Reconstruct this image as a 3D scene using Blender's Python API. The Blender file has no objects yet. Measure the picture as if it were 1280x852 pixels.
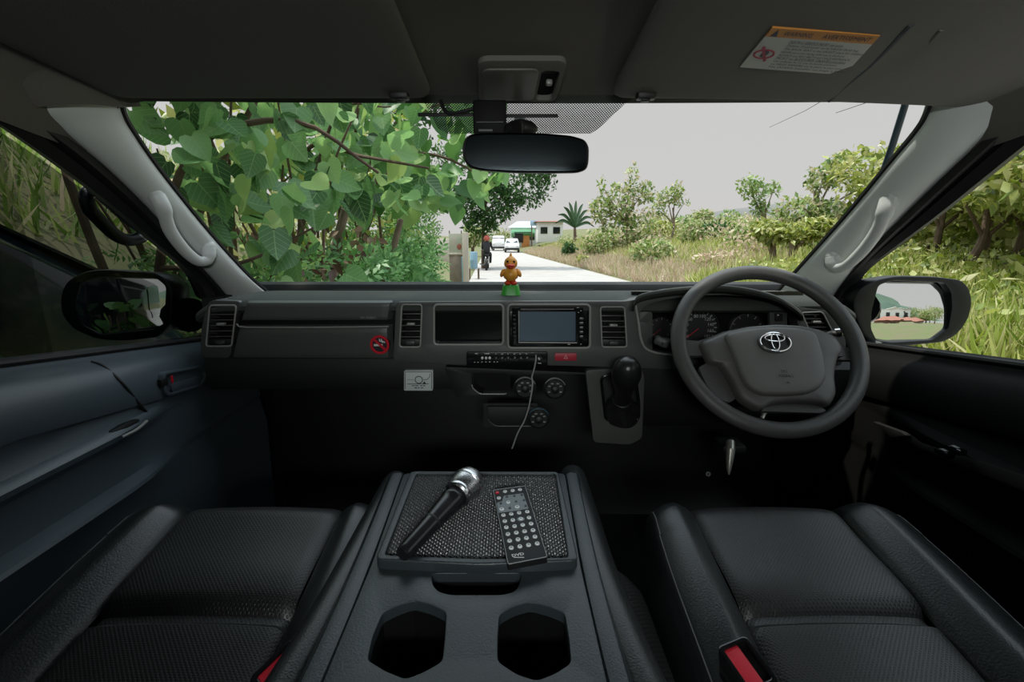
import bpy, bmesh, math, random
import numpy as np
from mathutils import Vector, Matrix, Euler, Quaternion

# ------------------------------------------------------------------ camera, sky, sun, exposure
S = bpy.context.scene
COL = S.collection
H = 1.62                      # camera height over the road
F = 568.9                     # 16 mm lens on a 36 mm sensor, in pixels of the 1280 wide frame
PITCH = math.radians(12.87)
cp, sp = math.cos(PITCH), math.sin(PITCH)
CAM = Vector((0, 0, H))
cd = bpy.data.cameras.new('camera'); cd.lens = 16; cd.sensor_width = 36; cd.clip_start = .01; cd.clip_end = 2000
cam = bpy.data.objects.new('camera', cd); COL.objects.link(cam)
cam.location = CAM; cam.rotation_euler = (math.radians(90) - PITCH, 0, 0)
S.camera = cam

w = bpy.data.worlds.new('sky'); S.world = w; w.use_nodes = True
nt = w.node_tree; nt.nodes.clear()
o = nt.nodes.new('ShaderNodeOutputWorld'); bg = nt.nodes.new('ShaderNodeBackground')
tc = nt.nodes.new('ShaderNodeTexCoord'); sx = nt.nodes.new('ShaderNodeSeparateXYZ')
cr = nt.nodes.new('ShaderNodeValToRGB')
cr.color_ramp.elements[0].position = 0.0; cr.color_ramp.elements[0].color = (.217, .211, .208, 1)
cr.color_ramp.elements[1].position = .85; cr.color_ramp.elements[1].color = (.66, .76, .84, 1)
e = cr.color_ramp.elements.new(.30); e.color = (.208, .207, .208, 1)
nt.links.new(tc.outputs['Generated'], sx.inputs[0]); nt.links.new(sx.outputs['Z'], cr.inputs[0])
nt.links.new(cr.outputs[0], bg.inputs['Color']); bg.inputs['Strength'].default_value = 2.66
nt.links.new(bg.outputs[0], o.inputs['Surface'])

sd = bpy.data.lights.new('sun', 'SUN'); sd.energy = 3.5; sd.angle = math.radians(1.2); sd.color = (1, .95, .86)
sun = bpy.data.objects.new('sun', sd); COL.objects.link(sun)
sun.rotation_euler = Vector((.37, -.02, -.93)).to_track_quat('-Z', 'Y').to_euler(); sun.location = (-20, 5, 40)

S.view_settings.view_transform = 'Standard'; S.view_settings.look = 'None'
S.view_settings.exposure = 0.18; S.view_settings.gamma = 1.0; S.view_settings.use_curve_mapping = False
S.cycles.use_denoising = True
S.cycles.max_bounces = 8; S.cycles.diffuse_bounces = 5; S.cycles.glossy_bounces = 4
S.cycles.transmission_bounces = 6; S.cycles.transparent_max_bounces = 24
S.cycles.caustics_reflective = False; S.cycles.caustics_refractive = False
S.cycles.sample_clamp_indirect = 4

FILL_LAMP_W = 19.0                 # added lamp behind the front seats, brightens the dash face
random.seed(7); rng = np.random.default_rng(7)
rad = math.radians

# ------------------------------------------------------------------ pixel -> point helpers (photo measured in 1280x852)
def ray(px, py):
    x = (px - 640) / F; y = -(py - 426) / F
    return Vector((x, cp + y * sp, y * cp - sp))
def at(px, py, X=None, Y=None, Z=None):
    d = ray(px, py)
    if X is not None: t = X / d.x
    elif Y is not None: t = Y / d.y
    else: t = Z / d.z                      # Z relative to the camera height
    return CAM + d * t
def onplane(px, py, p0, n):
    d = ray(px, py); t = (p0 - CAM).dot(n) / d.dot(n)
    return CAM + d * t
def R(x, y, z): return Vector((x, y, H + z))

# ------------------------------------------------------------------ materials
MATS = {}
def mat(name, col, rough=.5, metal=0., bump=None, spec=.5, coat=0., emit=None, var=None):
    """var=(scale, colour2): soft noise mottling; bump=(scale, strength[, detail])"""
    if name in MATS: return MATS[name]
    m = bpy.data.materials.new(name); m.use_nodes = True; n = m.node_tree; b = n.nodes['Principled BSDF']
    b.inputs['Base Color'].default_value = (*col, 1); b.inputs['Roughness'].default_value = rough
    b.inputs['Metallic'].default_value = metal; b.inputs['Specular IOR Level'].default_value = spec
    b.inputs['Coat Weight'].default_value = coat
    if emit: b.inputs['Emission Color'].default_value = (*emit[0], 1); b.inputs['Emission Strength'].default_value = emit[1]
    t = n.nodes.new('ShaderNodeTexCoord')
    if var:
        ns = n.nodes.new('ShaderNodeTexNoise'); ns.inputs['Scale'].default_value = var[0]; ns.inputs['Detail'].default_value = 5
        n.links.new(t.outputs['Object'], ns.inputs['Vector'])
        r = n.nodes.new('ShaderNodeValToRGB'); r.color_ramp.elements[0].position = .35; r.color_ramp.elements[1].position = .65
        r.color_ramp.elements[0].color = (*col, 1); r.color_ramp.elements[1].color = (*var[1], 1)
        n.links.new(ns.outputs['Fac'], r.inputs[0]); n.links.new(r.outputs[0], b.inputs['Base Color'])
    if bump:
        ns = n.nodes.new('ShaderNodeTexNoise'); ns.inputs['Scale'].default_value = bump[0]; ns.inputs['Detail'].default_value = 3
        n.links.new(t.outputs['Object'], ns.inputs['Vector'])
        bp = n.nodes.new('ShaderNodeBump'); bp.inputs['Strength'].default_value = bump[1]; bp.inputs['Distance'].default_value = .002
        n.links.new(ns.outputs['Fac'], bp.inputs['Height']); n.links.new(bp.outputs[0], b.inputs['Normal'])
    MATS[name] = m
    return m

def perforated(name, col, rough, pitch, hole=.3, holecol=(.004, .004, .004)):
    """leather with a grid of pin holes, in object XY"""
    m = bpy.data.materials.new(name); m.use_nodes = True; n = m.node_tree; b = n.nodes['Principled BSDF']
    t = n.nodes.new('ShaderNodeTexCoord'); mp = n.nodes.new('ShaderNodeMapping'); mp.inputs['Scale'].default_value = (1 / pitch, 1 / pitch, 0)
    mp.inputs['Rotation'].default_value = (0, 0, rad(45))
    n.links.new(t.outputs['Object'], mp.inputs[0])
    fr = n.nodes.new('ShaderNodeVectorMath'); fr.operation = 'FRACTION'; n.links.new(mp.outputs[0], fr.inputs[0])
    ds = n.nodes.new('ShaderNodeVectorMath'); ds.operation = 'DISTANCE'; ds.inputs[1].default_value = (.5, .5, 0)
    n.links.new(fr.outputs[0], ds.inputs[0])
    r = n.nodes.new('ShaderNodeMapRange'); r.inputs[1].default_value = hole - .08; r.inputs[2].default_value = hole + .08
    n.links.new(ds.outputs['Value'], r.inputs[0])
    mx = n.nodes.new('ShaderNodeMix'); mx.data_type = 'RGBA'; mx.inputs['A'].default_value = (*holecol, 1); mx.inputs['B'].default_value = (*col, 1)
    n.links.new(r.outputs[0], mx.inputs['Factor']); n.links.new(mx.outputs['Result'], b.inputs['Base Color'])
    bp = n.nodes.new('ShaderNodeBump'); bp.inputs['Strength'].default_value = .35; bp.inputs['Distance'].default_value = .0015
    n.links.new(r.outputs[0], bp.inputs['Height']); n.links.new(bp.outputs[0], b.inputs['Normal'])
    b.inputs['Roughness'].default_value = rough
    return m

def glassy(name, tint, refl=.06, rough=0.0):
    m = bpy.data.materials.new(name); m.use_nodes = True; n = m.node_tree; n.nodes.clear()
    out = n.nodes.new('ShaderNodeOutputMaterial'); tr = n.nodes.new('ShaderNodeBsdfTransparent'); gl = n.nodes.new('ShaderNodeBsdfGlossy')
    tr.inputs[0].default_value = (*tint, 1); gl.inputs['Roughness'].default_value = rough
    fz = n.nodes.new('ShaderNodeLayerWeight'); fz.inputs[0].default_value = refl
    ml = n.nodes.new('ShaderNodeMath'); ml.operation = 'MULTIPLY'; ml.inputs[1].default_value = .6
    n.links.new(fz.outputs['Fresnel'], ml.inputs[0])
    mx = n.nodes.new('ShaderNodeMixShader'); n.links.new(ml.outputs[0], mx.inputs[0])
    n.links.new(tr.outputs[0], mx.inputs[1]); n.links.new(gl.outputs[0], mx.inputs[2]); n.links.new(mx.outputs[0], out.inputs[0])
    return m

def dotted(name):
    m = bpy.data.materials.new(name); m.use_nodes = True; n = m.node_tree; n.nodes.clear()
    out = n.nodes.new('ShaderNodeOutputMaterial'); tr = n.nodes.new('ShaderNodeBsdfTransparent'); df = n.nodes.new('ShaderNodeBsdfDiffuse')
    df.inputs[0].default_value = (.06, .075, .07, 1)
    t = n.nodes.new('ShaderNodeTexCoord'); mp = n.nodes.new('ShaderNodeMapping'); mp.inputs['Scale'].default_value = (260, 260, 260); mp.inputs['Rotation'].default_value = (rad(45), 0, rad(45))
    n.links.new(t.outputs['Object'], mp.inputs[0])
    fr = n.nodes.new('ShaderNodeVectorMath'); fr.operation = 'FRACTION'; n.links.new(mp.outputs[0], fr.inputs[0])
    ds = n.nodes.new('ShaderNodeVectorMath'); ds.operation = 'DISTANCE'; ds.inputs[1].default_value = (.5, .5, .5); n.links.new(fr.outputs[0], ds.inputs[0])
    lt = n.nodes.new('ShaderNodeMath'); lt.operation = 'LESS_THAN'; lt.inputs[1].default_value = .46; n.links.new(ds.outputs['Value'], lt.inputs[0])
    mx = n.nodes.new('ShaderNodeMixShader'); n.links.new(lt.outputs[0], mx.inputs[0])
    n.links.new(tr.outputs[0], mx.inputs[1]); n.links.new(df.outputs[0], mx.inputs[2]); n.links.new(mx.outputs[0], out.inputs[0])
    return m

def leafmat(name, cols, trans=.4, gloss=.06, veins=False):
    """leaves: each leaf takes its own colour out of cols"""
    if name in MATS: return MATS[name]
    m = bpy.data.materials.new(name); m.use_nodes = True; n = m.node_tree; n.nodes.clear()
    out = n.nodes.new('ShaderNodeOutputMaterial'); g = n.nodes.new('ShaderNodeNewGeometry')
    r = n.nodes.new('ShaderNodeValToRGB'); r.color_ramp.interpolation = 'LINEAR'
    el = r.color_ramp.elements
    for i, c in enumerate(cols):
        p = i / max(1, len(cols) - 1)
        x = el[i] if i < 2 and i < len(el) else el.new(p)
        x.position = p; x.color = (*c, 1)
    n.links.new(g.outputs['Random Per Island'], r.inputs[0])
    col_out = r.outputs[0]
    if veins:                                    # pale midrib and side veins, in the leaf's own coordinates
        uv = n.nodes.new('ShaderNodeUVMap'); uv.uv_map = 'leaf_uv'; sx_ = n.nodes.new('ShaderNodeSeparateXYZ'); n.links.new(uv.outputs[0], sx_.inputs[0])
        def mth(op, a, b=None):
            q = n.nodes.new('ShaderNodeMath'); q.operation = op
            for i, v in enumerate((a, b)):
                if v is None: continue
                if isinstance(v, (int, float)): q.inputs[i].default_value = v
                else: n.links.new(v, q.inputs[i])
            return q.outputs[0]
        ax_ = mth('ABSOLUTE', sx_.outputs['X']); mid_ = mth('LESS_THAN', ax_, .016)
        side = mth('LESS_THAN', mth('FRACT', mth('MULTIPLY', mth('SUBTRACT', sx_.outputs['Y'], mth('MULTIPLY', ax_, .85)), 5.5)), .09)
        vm = mth('MULTIPLY', mth('MAXIMUM', mid_, side), .55)
        mxv = n.nodes.new('ShaderNodeMix'); mxv.data_type = 'RGBA'; mxv.inputs['B'].default_value = (.30, .46, .20, 1)
        n.links.new(vm, mxv.inputs['Factor']); n.links.new(r.outputs[0], mxv.inputs['A']); col_out = mxv.outputs['Result']
    d = n.nodes.new('ShaderNodeBsdfDiffuse'); tl = n.nodes.new('ShaderNodeBsdfTranslucent'); gl = n.nodes.new('ShaderNodeBsdfGlossy'); gl.inputs['Roughness'].default_value = .4
    hs = n.nodes.new('ShaderNodeHueSaturation'); hs.inputs['Saturation'].default_value = 1.1; hs.inputs['Value'].default_value = 1.5; hs.inputs['Hue'].default_value = .485
    n.links.new(col_out, d.inputs[0]); n.links.new(col_out, hs.inputs['Color']); n.links.new(hs.outputs[0], tl.inputs[0])
    a = n.nodes.new('ShaderNodeMixShader'); a.inputs[0].default_value = trans
    b = n.nodes.new('ShaderNodeMixShader'); b.inputs[0].default_value = gloss
    n.links.new(d.outputs[0], a.inputs[1]); n.links.new(tl.outputs[0], a.inputs[2])
    n.links.new(a.outputs[0], b.inputs[1]); n.links.new(gl.outputs[0], b.inputs[2]); n.links.new(b.outputs[0], out.inputs[0])
    MATS[name] = m
    return m

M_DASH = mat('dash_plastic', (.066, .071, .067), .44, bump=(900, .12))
M_DASHTOP = mat('dash_top_plastic', (.050, .055, .050), .7, bump=(700, .15), spec=.25)
M_TRIMEDGE = mat('satin_edge', (.30, .30, .285), .35, spec=.6)  # edge trim paled so the rims seem to catch light
M_DARK = mat('black_plastic', (.012, .012, .012), .5, bump=(900, .1))
M_VENT = mat('vent_black', (.004, .004, .004), .6, spec=.2)
M_GLOSSBLK = mat('gloss_black', (.008, .008, .009), .15)
M_PILLAR = mat('pillar_grey', (.80, .83, .81), .55, bump=(600, .1))
M_HEAD = mat('headliner_cloth', (.165, .153, .136), .95, bump=(350, .35))
M_VISOR = mat('visor_cloth', (.185, .176, .160), .9, bump=(350, .3))
M_VISORD = mat('visor_groove', (.06, .07, .075), .7)
M_RUBBER = mat('rubber_black', (.010, .010, .010), .6)
M_DOOR = mat('door_plastic', (.068, .090, .106), .40, bump=(500, .2))  # bluish skylight put into the passenger door colour
M_DOORR = mat('driver_door_plastic', (.005, .005, .005), .7, bump=(500, .2), spec=.15)  # driver door copy, its shade put into a near black colour
M_LEATHER = mat('black_leather', (.014, .016, .017), .34, bump=(420, .22))
M_PERF = perforated('perforated_leather', (.018, .018, .018), .42, .0042, .26)
M_WOVEN = perforated('woven_cloth', (.05, .05, .048), .6, .006, .36)
M_CONS = mat('console_plastic', (.028, .037, .042), .36, bump=(420, .22))
M_MESHMAT = mat('rubber_mesh', (.075, .078, .080), .22)
M_STEER = mat('wheel_urethane', (.072, .072, .069), .42, bump=(700, .25))
M_PAD = mat('airbag_pad', (.145, .142, .134), .5, bump=(800, .25))
M_CHROME = mat('chrome', (.8, .8, .8), .12, 1.)
M_STEEL = mat('steel', (.55, .55, .55), .3, 1.)
M_WHITE = mat('white_print', (.75, .75, .73), .6)
M_GREYP = mat('grey_print', (.30, .30, .29), .6)
M_BLACKP = mat('black_print', (.01, .01, .012), .6)
M_RED = mat('red_plastic', (.62, .012, .03), .35)
M_REDBTN = mat('hazard_red', (.42, .025, .045), .4)
M_CARD = mat('grey_card', (.62, .68, .67), .4)
M_SCREEN = mat('lcd_glass', (.10, .145, .19), .25, spec=.6)  # blue grey base colour stands in for the screen's reflection
M_MIRROR = mat('mirror_silver', (.88, .90, .90), .01, 1.)
M_DARKMIRROR = mat('dimmed_mirror', (.045, .055, .06), .06, 1.)
M_DARKCAR = mat('dark_car_paint', (.012, .020, .026), .12, coat=.5)
M_SIGNALBLK = mat('mirror_shell_black', (.008, .009, .010), .35, spec=.3)
G_FRONT = glassy('windscreen_glass', (.94, .955, .945), .04)
G_LEFT = glassy('tinted_glass', (.27, .285, .28), .10)
G_RIGHT = glassy('side_glass', (.88, .90, .88), .05)
G_REAR = glassy('rear_glass', (.45, .47, .46), .06)
M_CARGLASS = mat('car_glass', (.012, .015, .018), .06, spec=.9)
M_DOTS = dotted('dotted_shade_band')
M_METAL = mat('door_paint', (.02, .025, .03), .2, coat=.4)

# ------------------------------------------------------------------ mesh tools
def link(name, me, m, parent=None, smooth=True, ang=35):
    o = bpy.data.objects.new(name, me); COL.objects.link(o)
    if m: me.materials.append(m)
    if smooth:
        me.polygons.foreach_set('use_smooth', [True] * len(me.polygons))
        try: me.set_sharp_from_angle(angle=rad(ang))
        except Exception: pass
    if parent is not None:
        o.parent = parent; o.matrix_parent_inverse = Matrix.Translation(-parent.location)
    return o

class MB:
    def __init__(s): s.bm = bmesh.new()
    def done(s, name, m, parent=None, smooth=True, ang=35):
        bmesh.ops.recalc_face_normals(s.bm, faces=s.bm.faces[:])
        me = bpy.data.meshes.new(name); s.bm.to_mesh(me); s.bm.free()
        return link(name, me, m, parent, smooth, ang)
    def add(s, tmp, M=None):
        if M is not None: bmesh.ops.transform(tmp, matrix=M, verts=tmp.verts[:])
        me = bpy.data.meshes.new('t'); tmp.to_mesh(me); tmp.free(); s.bm.from_mesh(me); bpy.data.meshes.remove(me); return s
    def box(s, c, size, rot=None, bev=0., seg=2):
        t = bmesh.new(); bmesh.ops.create_cube(t, size=1.0)
        bmesh.ops.scale(t, vec=Vector(size), verts=t.verts[:])
        if bev: bmesh.ops.bevel(t, geom=t.edges[:], offset=bev, segments=seg, affect='EDGES', profile=.5, clamp_overlap=True)
        M = Matrix.Translation(Vector(c))
        if rot is not None: M = M @ (rot.to_4x4() if isinstance(rot, (Matrix, Quaternion)) and not isinstance(rot, Quaternion) else (rot.to_matrix().to_4x4()))
        return s.add(t, M)
    def ell(s, c, r, rot=None, seg=20):
        t = bmesh.new(); bmesh.ops.create_uvsphere(t, u_segments=seg, v_segments=max(6, seg // 2 + 2), radius=1.0)
        M = Matrix.Translation(Vector(c))
        if rot is not None: M = M @ rot.to_matrix().to_4x4()
        M = M @ Matrix.Diagonal((*((r, r, r) if isinstance(r, (int, float)) else r), 1))
        return s.add(t, M)
    def tube(s, pts, r, seg=10, closed=False, cap=True, flat=None):
        """sweep a circle (or ellipse: flat=(a,b,normal)) along pts"""
        pts = [Vector(p) for p in pts]; n = len(pts)
        rs = r if isinstance(r, (list, tuple)) else [r] * n
        rings = []; prev = None
        for i, p in enumerate(pts):
            a = pts[(i - 1) % n] if (closed or i > 0) else p
            b = pts[(i + 1) % n] if (closed or i < n - 1) else p
            tg = (b - a); tg = tg.normalized() if tg.length > 1e-9 else Vector((0, 0, 1))
            if prev is None:
                up = Vector((0, 0, 1)) if abs(tg.z) < .9 else Vector((0, 1, 0))
                nx = tg.cross(up).normalized()
            else:
                nx = (prev - tg * prev.dot(tg)); nx = nx.normalized() if nx.length > 1e-6 else tg.orthogonal().normalized()
            prev = nx; ny = tg.cross(nx).normalized()
            if flat is not None:
                fn = Vector(flat[2]); fn = (fn - tg * fn.dot(tg)).normalized(); nx = tg.cross(fn).normalized(); ny = fn
            rg = []
            for k in range(seg):
                th = 2 * math.pi * k / seg
                ra, rb = (rs[i], rs[i]) if flat is None else (rs[i] * flat[0], rs[i] * flat[1])
                rg.append(s.bm.verts.new(p + nx * (ra * math.cos(th)) + ny * (rb * math.sin(th))))
            rings.append(rg)
        m = n if closed else n - 1
        for i in range(m):
            A, B = rings[i], rings[(i + 1) % n]
            off = 0
            if closed and i == n - 1:
                off = min(range(seg), key=lambda k: (B[k].co - A[0].co).length)
            for k in range(seg):
                s.bm.faces.new((A[k], A[(k + 1) % seg], B[(k + 1 + off) % seg], B[(k + off) % seg]))
        if cap and not closed:
            s.bm.faces.new(rings[0][::-1]); s.bm.faces.new(rings[-1])
        return s
    def lathe(s, prof, org, axis, seg=28, xdir=None):
        """prof: (radius, height along axis)"""
        z = Vector(axis).normalized(); x = z.orthogonal().normalized() if xdir is None else Vector(xdir); y = z.cross(x)
        org = Vector(org); rings = []
        for (r, h) in prof:
            if r < 1e-6: rings.append([s.bm.verts.new(org + z * h)])
            else: rings.append([s.bm.verts.new(org + z * h + x * (r * math.cos(2 * math.pi * k / seg)) + y * (r * math.sin(2 * math.pi * k / seg))) for k in range(seg)])
        for A, B in zip(rings, rings[1:]):
            for k in range(seg):
                k2 = (k + 1) % seg
                if len(A) == 1 and len(B) == 1: continue
                if len(A) == 1: s.bm.faces.new((A[0], B[k2], B[k]))
                elif len(B) == 1: s.bm.faces.new((A[k], A[k2], B[0]))
                else: s.bm.faces.new((A[k], A[k2], B[k2], B[k]))
        return s
    def grid(s, rows, thick=0., inward=None):
        """loft through rows of equal length; thick adds a shell"""
        vs = [[s.bm.verts.new(Vector(p)) for p in r] for r in rows]
        fs = []
        for i in range(len(vs) - 1):
            for j in range(len(vs[0]) - 1):
                try: fs.append(s.bm.faces.new((vs[i][j], vs[i][j + 1], vs[i + 1][j + 1], vs[i + 1][j])))
                except ValueError: pass
        if thick:
            bmesh.ops.recalc_face_normals(s.bm, faces=fs)
            bmesh.ops.solidify(s.bm, geom=fs, thickness=thick)
        return s
    def plate(s, outer, holes, fr, h0, h1, bev=0., seg=2):
        """flat plate with real holes. fr(u,v,w)->point; from w=h0 (back) to w=h1 (front)"""
        t = bmesh.new(); E = []
        for L in [outer] + list(holes):
            v = [t.verts.new((p[0], p[1], h1)) for p in L]
            for i in range(len(v)): E.append(t.edges.new((v[i], v[(i + 1) % len(v)])))
        bmesh.ops.triangle_fill(t, use_beauty=True, use_dissolve=False, edges=E, normal=(0, 0, 1))
        top = t.faces[:]
        if abs(h1 - h0) > 1e-7:
            x = bmesh.ops.extrude_face_region(t, geom=top)
            nv = [g for g in x['geom'] if isinstance(g, bmesh.types.BMVert)]
            for v in nv: v.co.z = h0
            bmesh.ops.recalc_face_normals(t, faces=t.faces[:])
            if bev:
                be = [e for e in t.edges if len(e.link_faces) == 2 and all(abs(v.co.z - h1) < 1e-7 for v in e.verts)
                      and abs(e.link_faces[0].normal.z - e.link_faces[1].normal.z) > .5]
                bmesh.ops.bevel(t, geom=be, offset=bev, segments=seg, affect='EDGES', profile=.5, clamp_overlap=True)
        for v in t.verts: v.co = fr(*v.co)
        return s.add(t)

def rrect(x0, y0, x1, y1, r, n=5):
    x0, x1 = min(x0, x1), max(x0, x1); y0, y1 = min(y0, y1), max(y0, y1)
    r = min(r, (x1 - x0) / 2 - 1e-6, (y1 - y0) / 2 - 1e-6); P = []
    for cx, cy, a0 in ((x1 - r, y1 - r, 0), (x0 + r, y1 - r, 90), (x0 + r, y0 + r, 180), (x1 - r, y0 + r, 270)):
        for k in range(n + 1):
            a = rad(a0 + 90 * k / n); P.append((cx + r * math.cos(a), cy + r * math.sin(a)))
    return P
def roundpoly(P, r, n=4):
    """round the corners of a polygon"""
    out = []; N = len(P)
    for i in range(N):
        a, b, c = Vector(P[i - 1]), Vector(P[i]), Vector(P[(i + 1) % N])
        d1, d2 = (a - b), (c - b); k = min(r, d1.length * .45, d2.length * .45)
        p, q = b + d1.normalized() * k, b + d2.normalized() * k
        for j in range(n + 1):
            t = j / n; out.append(tuple((1 - t) ** 2 * p + 2 * t * (1 - t) * b + t * t * q))
    return out
def circ(cx, cy, r, n=24): return [(cx + r * math.cos(2 * math.pi * k / n), cy + r * math.sin(2 * math.pi * k / n)) for k in range(n)]
def bez(pts, n=24):
    """smooth curve through pts (Catmull-Rom)"""
    pts = [Vector(p) for p in pts]; P = [pts[0] * 2 - pts[1]] + pts + [pts[-1] * 2 - pts[-2]]; out = []
    m = len(pts) - 1; per = max(2, n // m)
    for i in range(m):
        a, b, c, d = P[i:i + 4]
        for k in range(per):
            t = k / per
            out.append(.5 * ((2 * b) + (c - a) * t + (2 * a - 5 * b + 4 * c - d) * t * t + (3 * b - a - 3 * c + d) * t ** 3))
    out.append(pts[-1]); return out

def text_into(mb, txt, size, fr, w=.0005, align='CENTER', sx=1.0, bold=0.0):
    """flat lettering; fr(u,v,w)->point"""
    c = bpy.data.curves.new('lettering', 'FONT'); c.body = txt; c.size = size; c.align_x = align; c.align_y = 'CENTER'; c.offset = bold
    c.resolution_u = 2
    ob = bpy.data.objects.new('lettering', c); COL.objects.link(ob)
    bpy.context.view_layer.update()
    me = bpy.data.meshes.new_from_object(ob.evaluated_get(bpy.context.evaluated_depsgraph_get()))
    bpy.data.objects.remove(ob); bpy.data.curves.remove(c)
    t = bmesh.new(); t.from_mesh(me); bpy.data.meshes.remove(me)
    for v in t.verts: v.co = fr(v.co.x * sx, v.co.y, w)
    mb.add(t); return mb

def thing(name, label, cat, loc=(0, 0, 0), group=None):
    o = bpy.data.objects.new(name, None); COL.objects.link(o); o.location = loc; o.empty_display_size = .05
    return tag(o, label, cat, group)
def tag(o, label, cat, group=None, kind=None):
    o['label'] = label; o['category'] = cat
    if group: o['group'] = group
    if kind: o['kind'] = kind
    return o
def struct(o, label, cat):
    o['kind'] = 'structure'; o['label'] = label; o['category'] = cat; return o
def copy_tree(o, parent=None):
    c = o.copy(); COL.objects.link(c)
    if parent is not None: c.parent = parent
    for ch in list(o.children): copy_tree(ch, c)
    return c

# leaf clouds ------------------------------------------------------
def tmpl_heart():
    """pointed heart-shaped leaf, folded along its midrib and curled at the tip"""
    mid = [(0, 0, 0), (0, .25, -.02), (0, .5, -.03), (0, .78, -.03), (0, 1.04, .08)]
    q = [(.14, -.11, .03), (.34, -.08, .09), (.46, .10, .12), (.46, .34, .11), (.35, .58, .07), (.17, .82, .03)]
    V = mid + q + [(-a, b, c) for a, b, c in q]
    Fc = [(0, 5, 6, 7, 1), (1, 7, 8, 2), (2, 8, 9, 3), (3, 9, 10, 4), (1, 13, 12, 11, 0), (2, 14, 13, 1), (3, 15, 14, 2), (4, 16, 15, 3)]
    return np.array(V, float), Fc
def tmpl_oval():
    return np.array([(0, 0, 0), (.24, .42, .06), (0, 1, 0), (-.24, .42, .06), (0, .5, -.02)], float), [(0, 1, 4), (1, 2, 4), (2, 3, 4), (3, 0, 4)]
def tmpl_blade():
    return np.array([(-.035, 0, 0), (.035, 0, 0), (.028, .55, .05), (-.028, .55, .05), (0, 1, .22)], float), [(0, 1, 2, 3), (3, 2, 4)]
def tmpl_sprig():
    """a twig tip with seven narrow leaflets"""
    V, Fc = [], []
    for k, (y, a) in enumerate([(0, -60), (0, 60), (.3, -52), (.3, 52), (.58, -45), (.58, 45), (.75, 0)]):
        c, s_ = math.cos(rad(a)), math.sin(rad(a)); b = len(V)
        for (lx, ly, lz) in ((0, 0, 0), (.085, .22, .03), (0, .45, -.03), (-.085, .22, .03)):
            V.append((lx * c + ly * s_, y + ly * c - lx * s_, lz))
        Fc.append((b, b + 1, b + 2, b + 3))
    return np.array(V, float), Fc
def unit(a): return a / np.maximum(np.linalg.norm(a, axis=1, keepdims=True), 1e-9)
def cloud(name, m, pos, size, ydir, nrm, tmpl, parent=None):
    V, Fc = tmpl; pos = np.asarray(pos, float); N = len(pos); size = np.broadcast_to(size, (N,))
    y = unit(ydir); z = nrm - y * (nrm * y).sum(1, keepdims=True); z = unit(z); x = np.cross(y, z)
    W = pos[:, None, :] + size[:, None, None] * (V[None, :, 0:1] * x[:, None] + V[None, :, 1:2] * y[:, None] + V[None, :, 2:3] * z[:, None])
    W = W.reshape(-1, 3); k = len(V)
    lens = np.array([len(f) for f in Fc]); flat = np.concatenate([np.array(f) for f in Fc])
    L = (flat[None, :] + (np.arange(N) * k)[:, None]).ravel(); T = np.tile(lens, N)
    me = bpy.data.meshes.new(name); me.vertices.add(len(W)); me.vertices.foreach_set('co', W.ravel())
    me.loops.add(len(L)); me.loops.foreach_set('vertex_index', L.astype(np.int32))
    me.polygons.add(len(T)); st = np.concatenate([[0], np.cumsum(T)[:-1]])
    me.polygons.foreach_set('loop_start', st.astype(np.int32)); me.polygons.foreach_set('loop_total', T.astype(np.int32))
    me.update(calc_edges=True); me.validate()
    if 12 < len(V) < 20:
        uvl = me.uv_layers.new(name='leaf_uv'); uvl.data.foreach_set('uv', np.tile(V[flat][:, :2], (N, 1)).astype(np.float32).ravel())
    return link(name, me, m, parent, smooth=False)
def rnd(n, s=1.): return rng.normal(0, s, (n, 3))
def blob(n, c, r, shell=.55):
    """points in an ellipsoid, denser near its surface"""
    d = unit(rnd(n)); k = shell + (1 - shell) * rng.random((n, 1)); return np.array(c) + d * k * np.array(r)

# ================================================================== THE VAN: shell
XC = .035                     # centre line of the van
FLOORZ = .62
CEIL = .335
# windscreen plane (relative coords)
WB, WT = R(0, 1.42, -.19), R(0, .98, .262)
wd = (WT - WB); WN = Vector((0, -wd.z, wd.y)).normalized()
def ws(px, py, off=0.): return onplane(px, py, WB + WN * off, WN)

def poly_px(pts, fn): return [fn(*p) for p in pts]
# A-pillar edge curves
LW = [ws(150, 130), ws(154, 144), ws(164, 163), ws(200, 215), ws(260, 290), ws(310, 345), ws(338, 369), ws(350, 382)]
RW = [ws(1168, 118), ws(1160, 142), ws(1146, 165), ws(1110, 208), ws(1060, 268), ws(1010, 324), ws(972, 366), ws(960, 380)]
LS = [at(34, 131, X=-.85), at(48, 142, X=-.85), at(80, 163, X=-.85), at(132, 205, X=-.85), at(190, 262, X=-.85), at(240, 318, X=-.85), at(283, 366, X=-.86), at(292, 385, X=-.865)]
RS = [at(1330, 80, X=.92), at(1285, 118, X=.92), at(1245, 155, X=.92), at(1185, 212, X=.92), at(1128, 268, X=.92), at(1080, 318, X=.92), at(1045, 362, X=.93), at(1035, 380, X=.935)]
LG = [at(-75, 108, X=-.885), at(-40, 132, X=-.885), at(0, 155, X=-.885), at(70, 203, X=-.885), at(140, 256, X=-.885), at(195, 303, X=-.885), at(245, 347, X=-.885), at(262, 380, X=-.885)]
RG = [at(1365, 120, X=.955), at(1325, 150, X=.955), at(1280, 182, X=.955), at(1225, 226, X=.955), at(1170, 270, X=.955), at(1110, 315, X=.955), at(1066, 350, X=.955), at(1052, 380, X=.955)]
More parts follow.
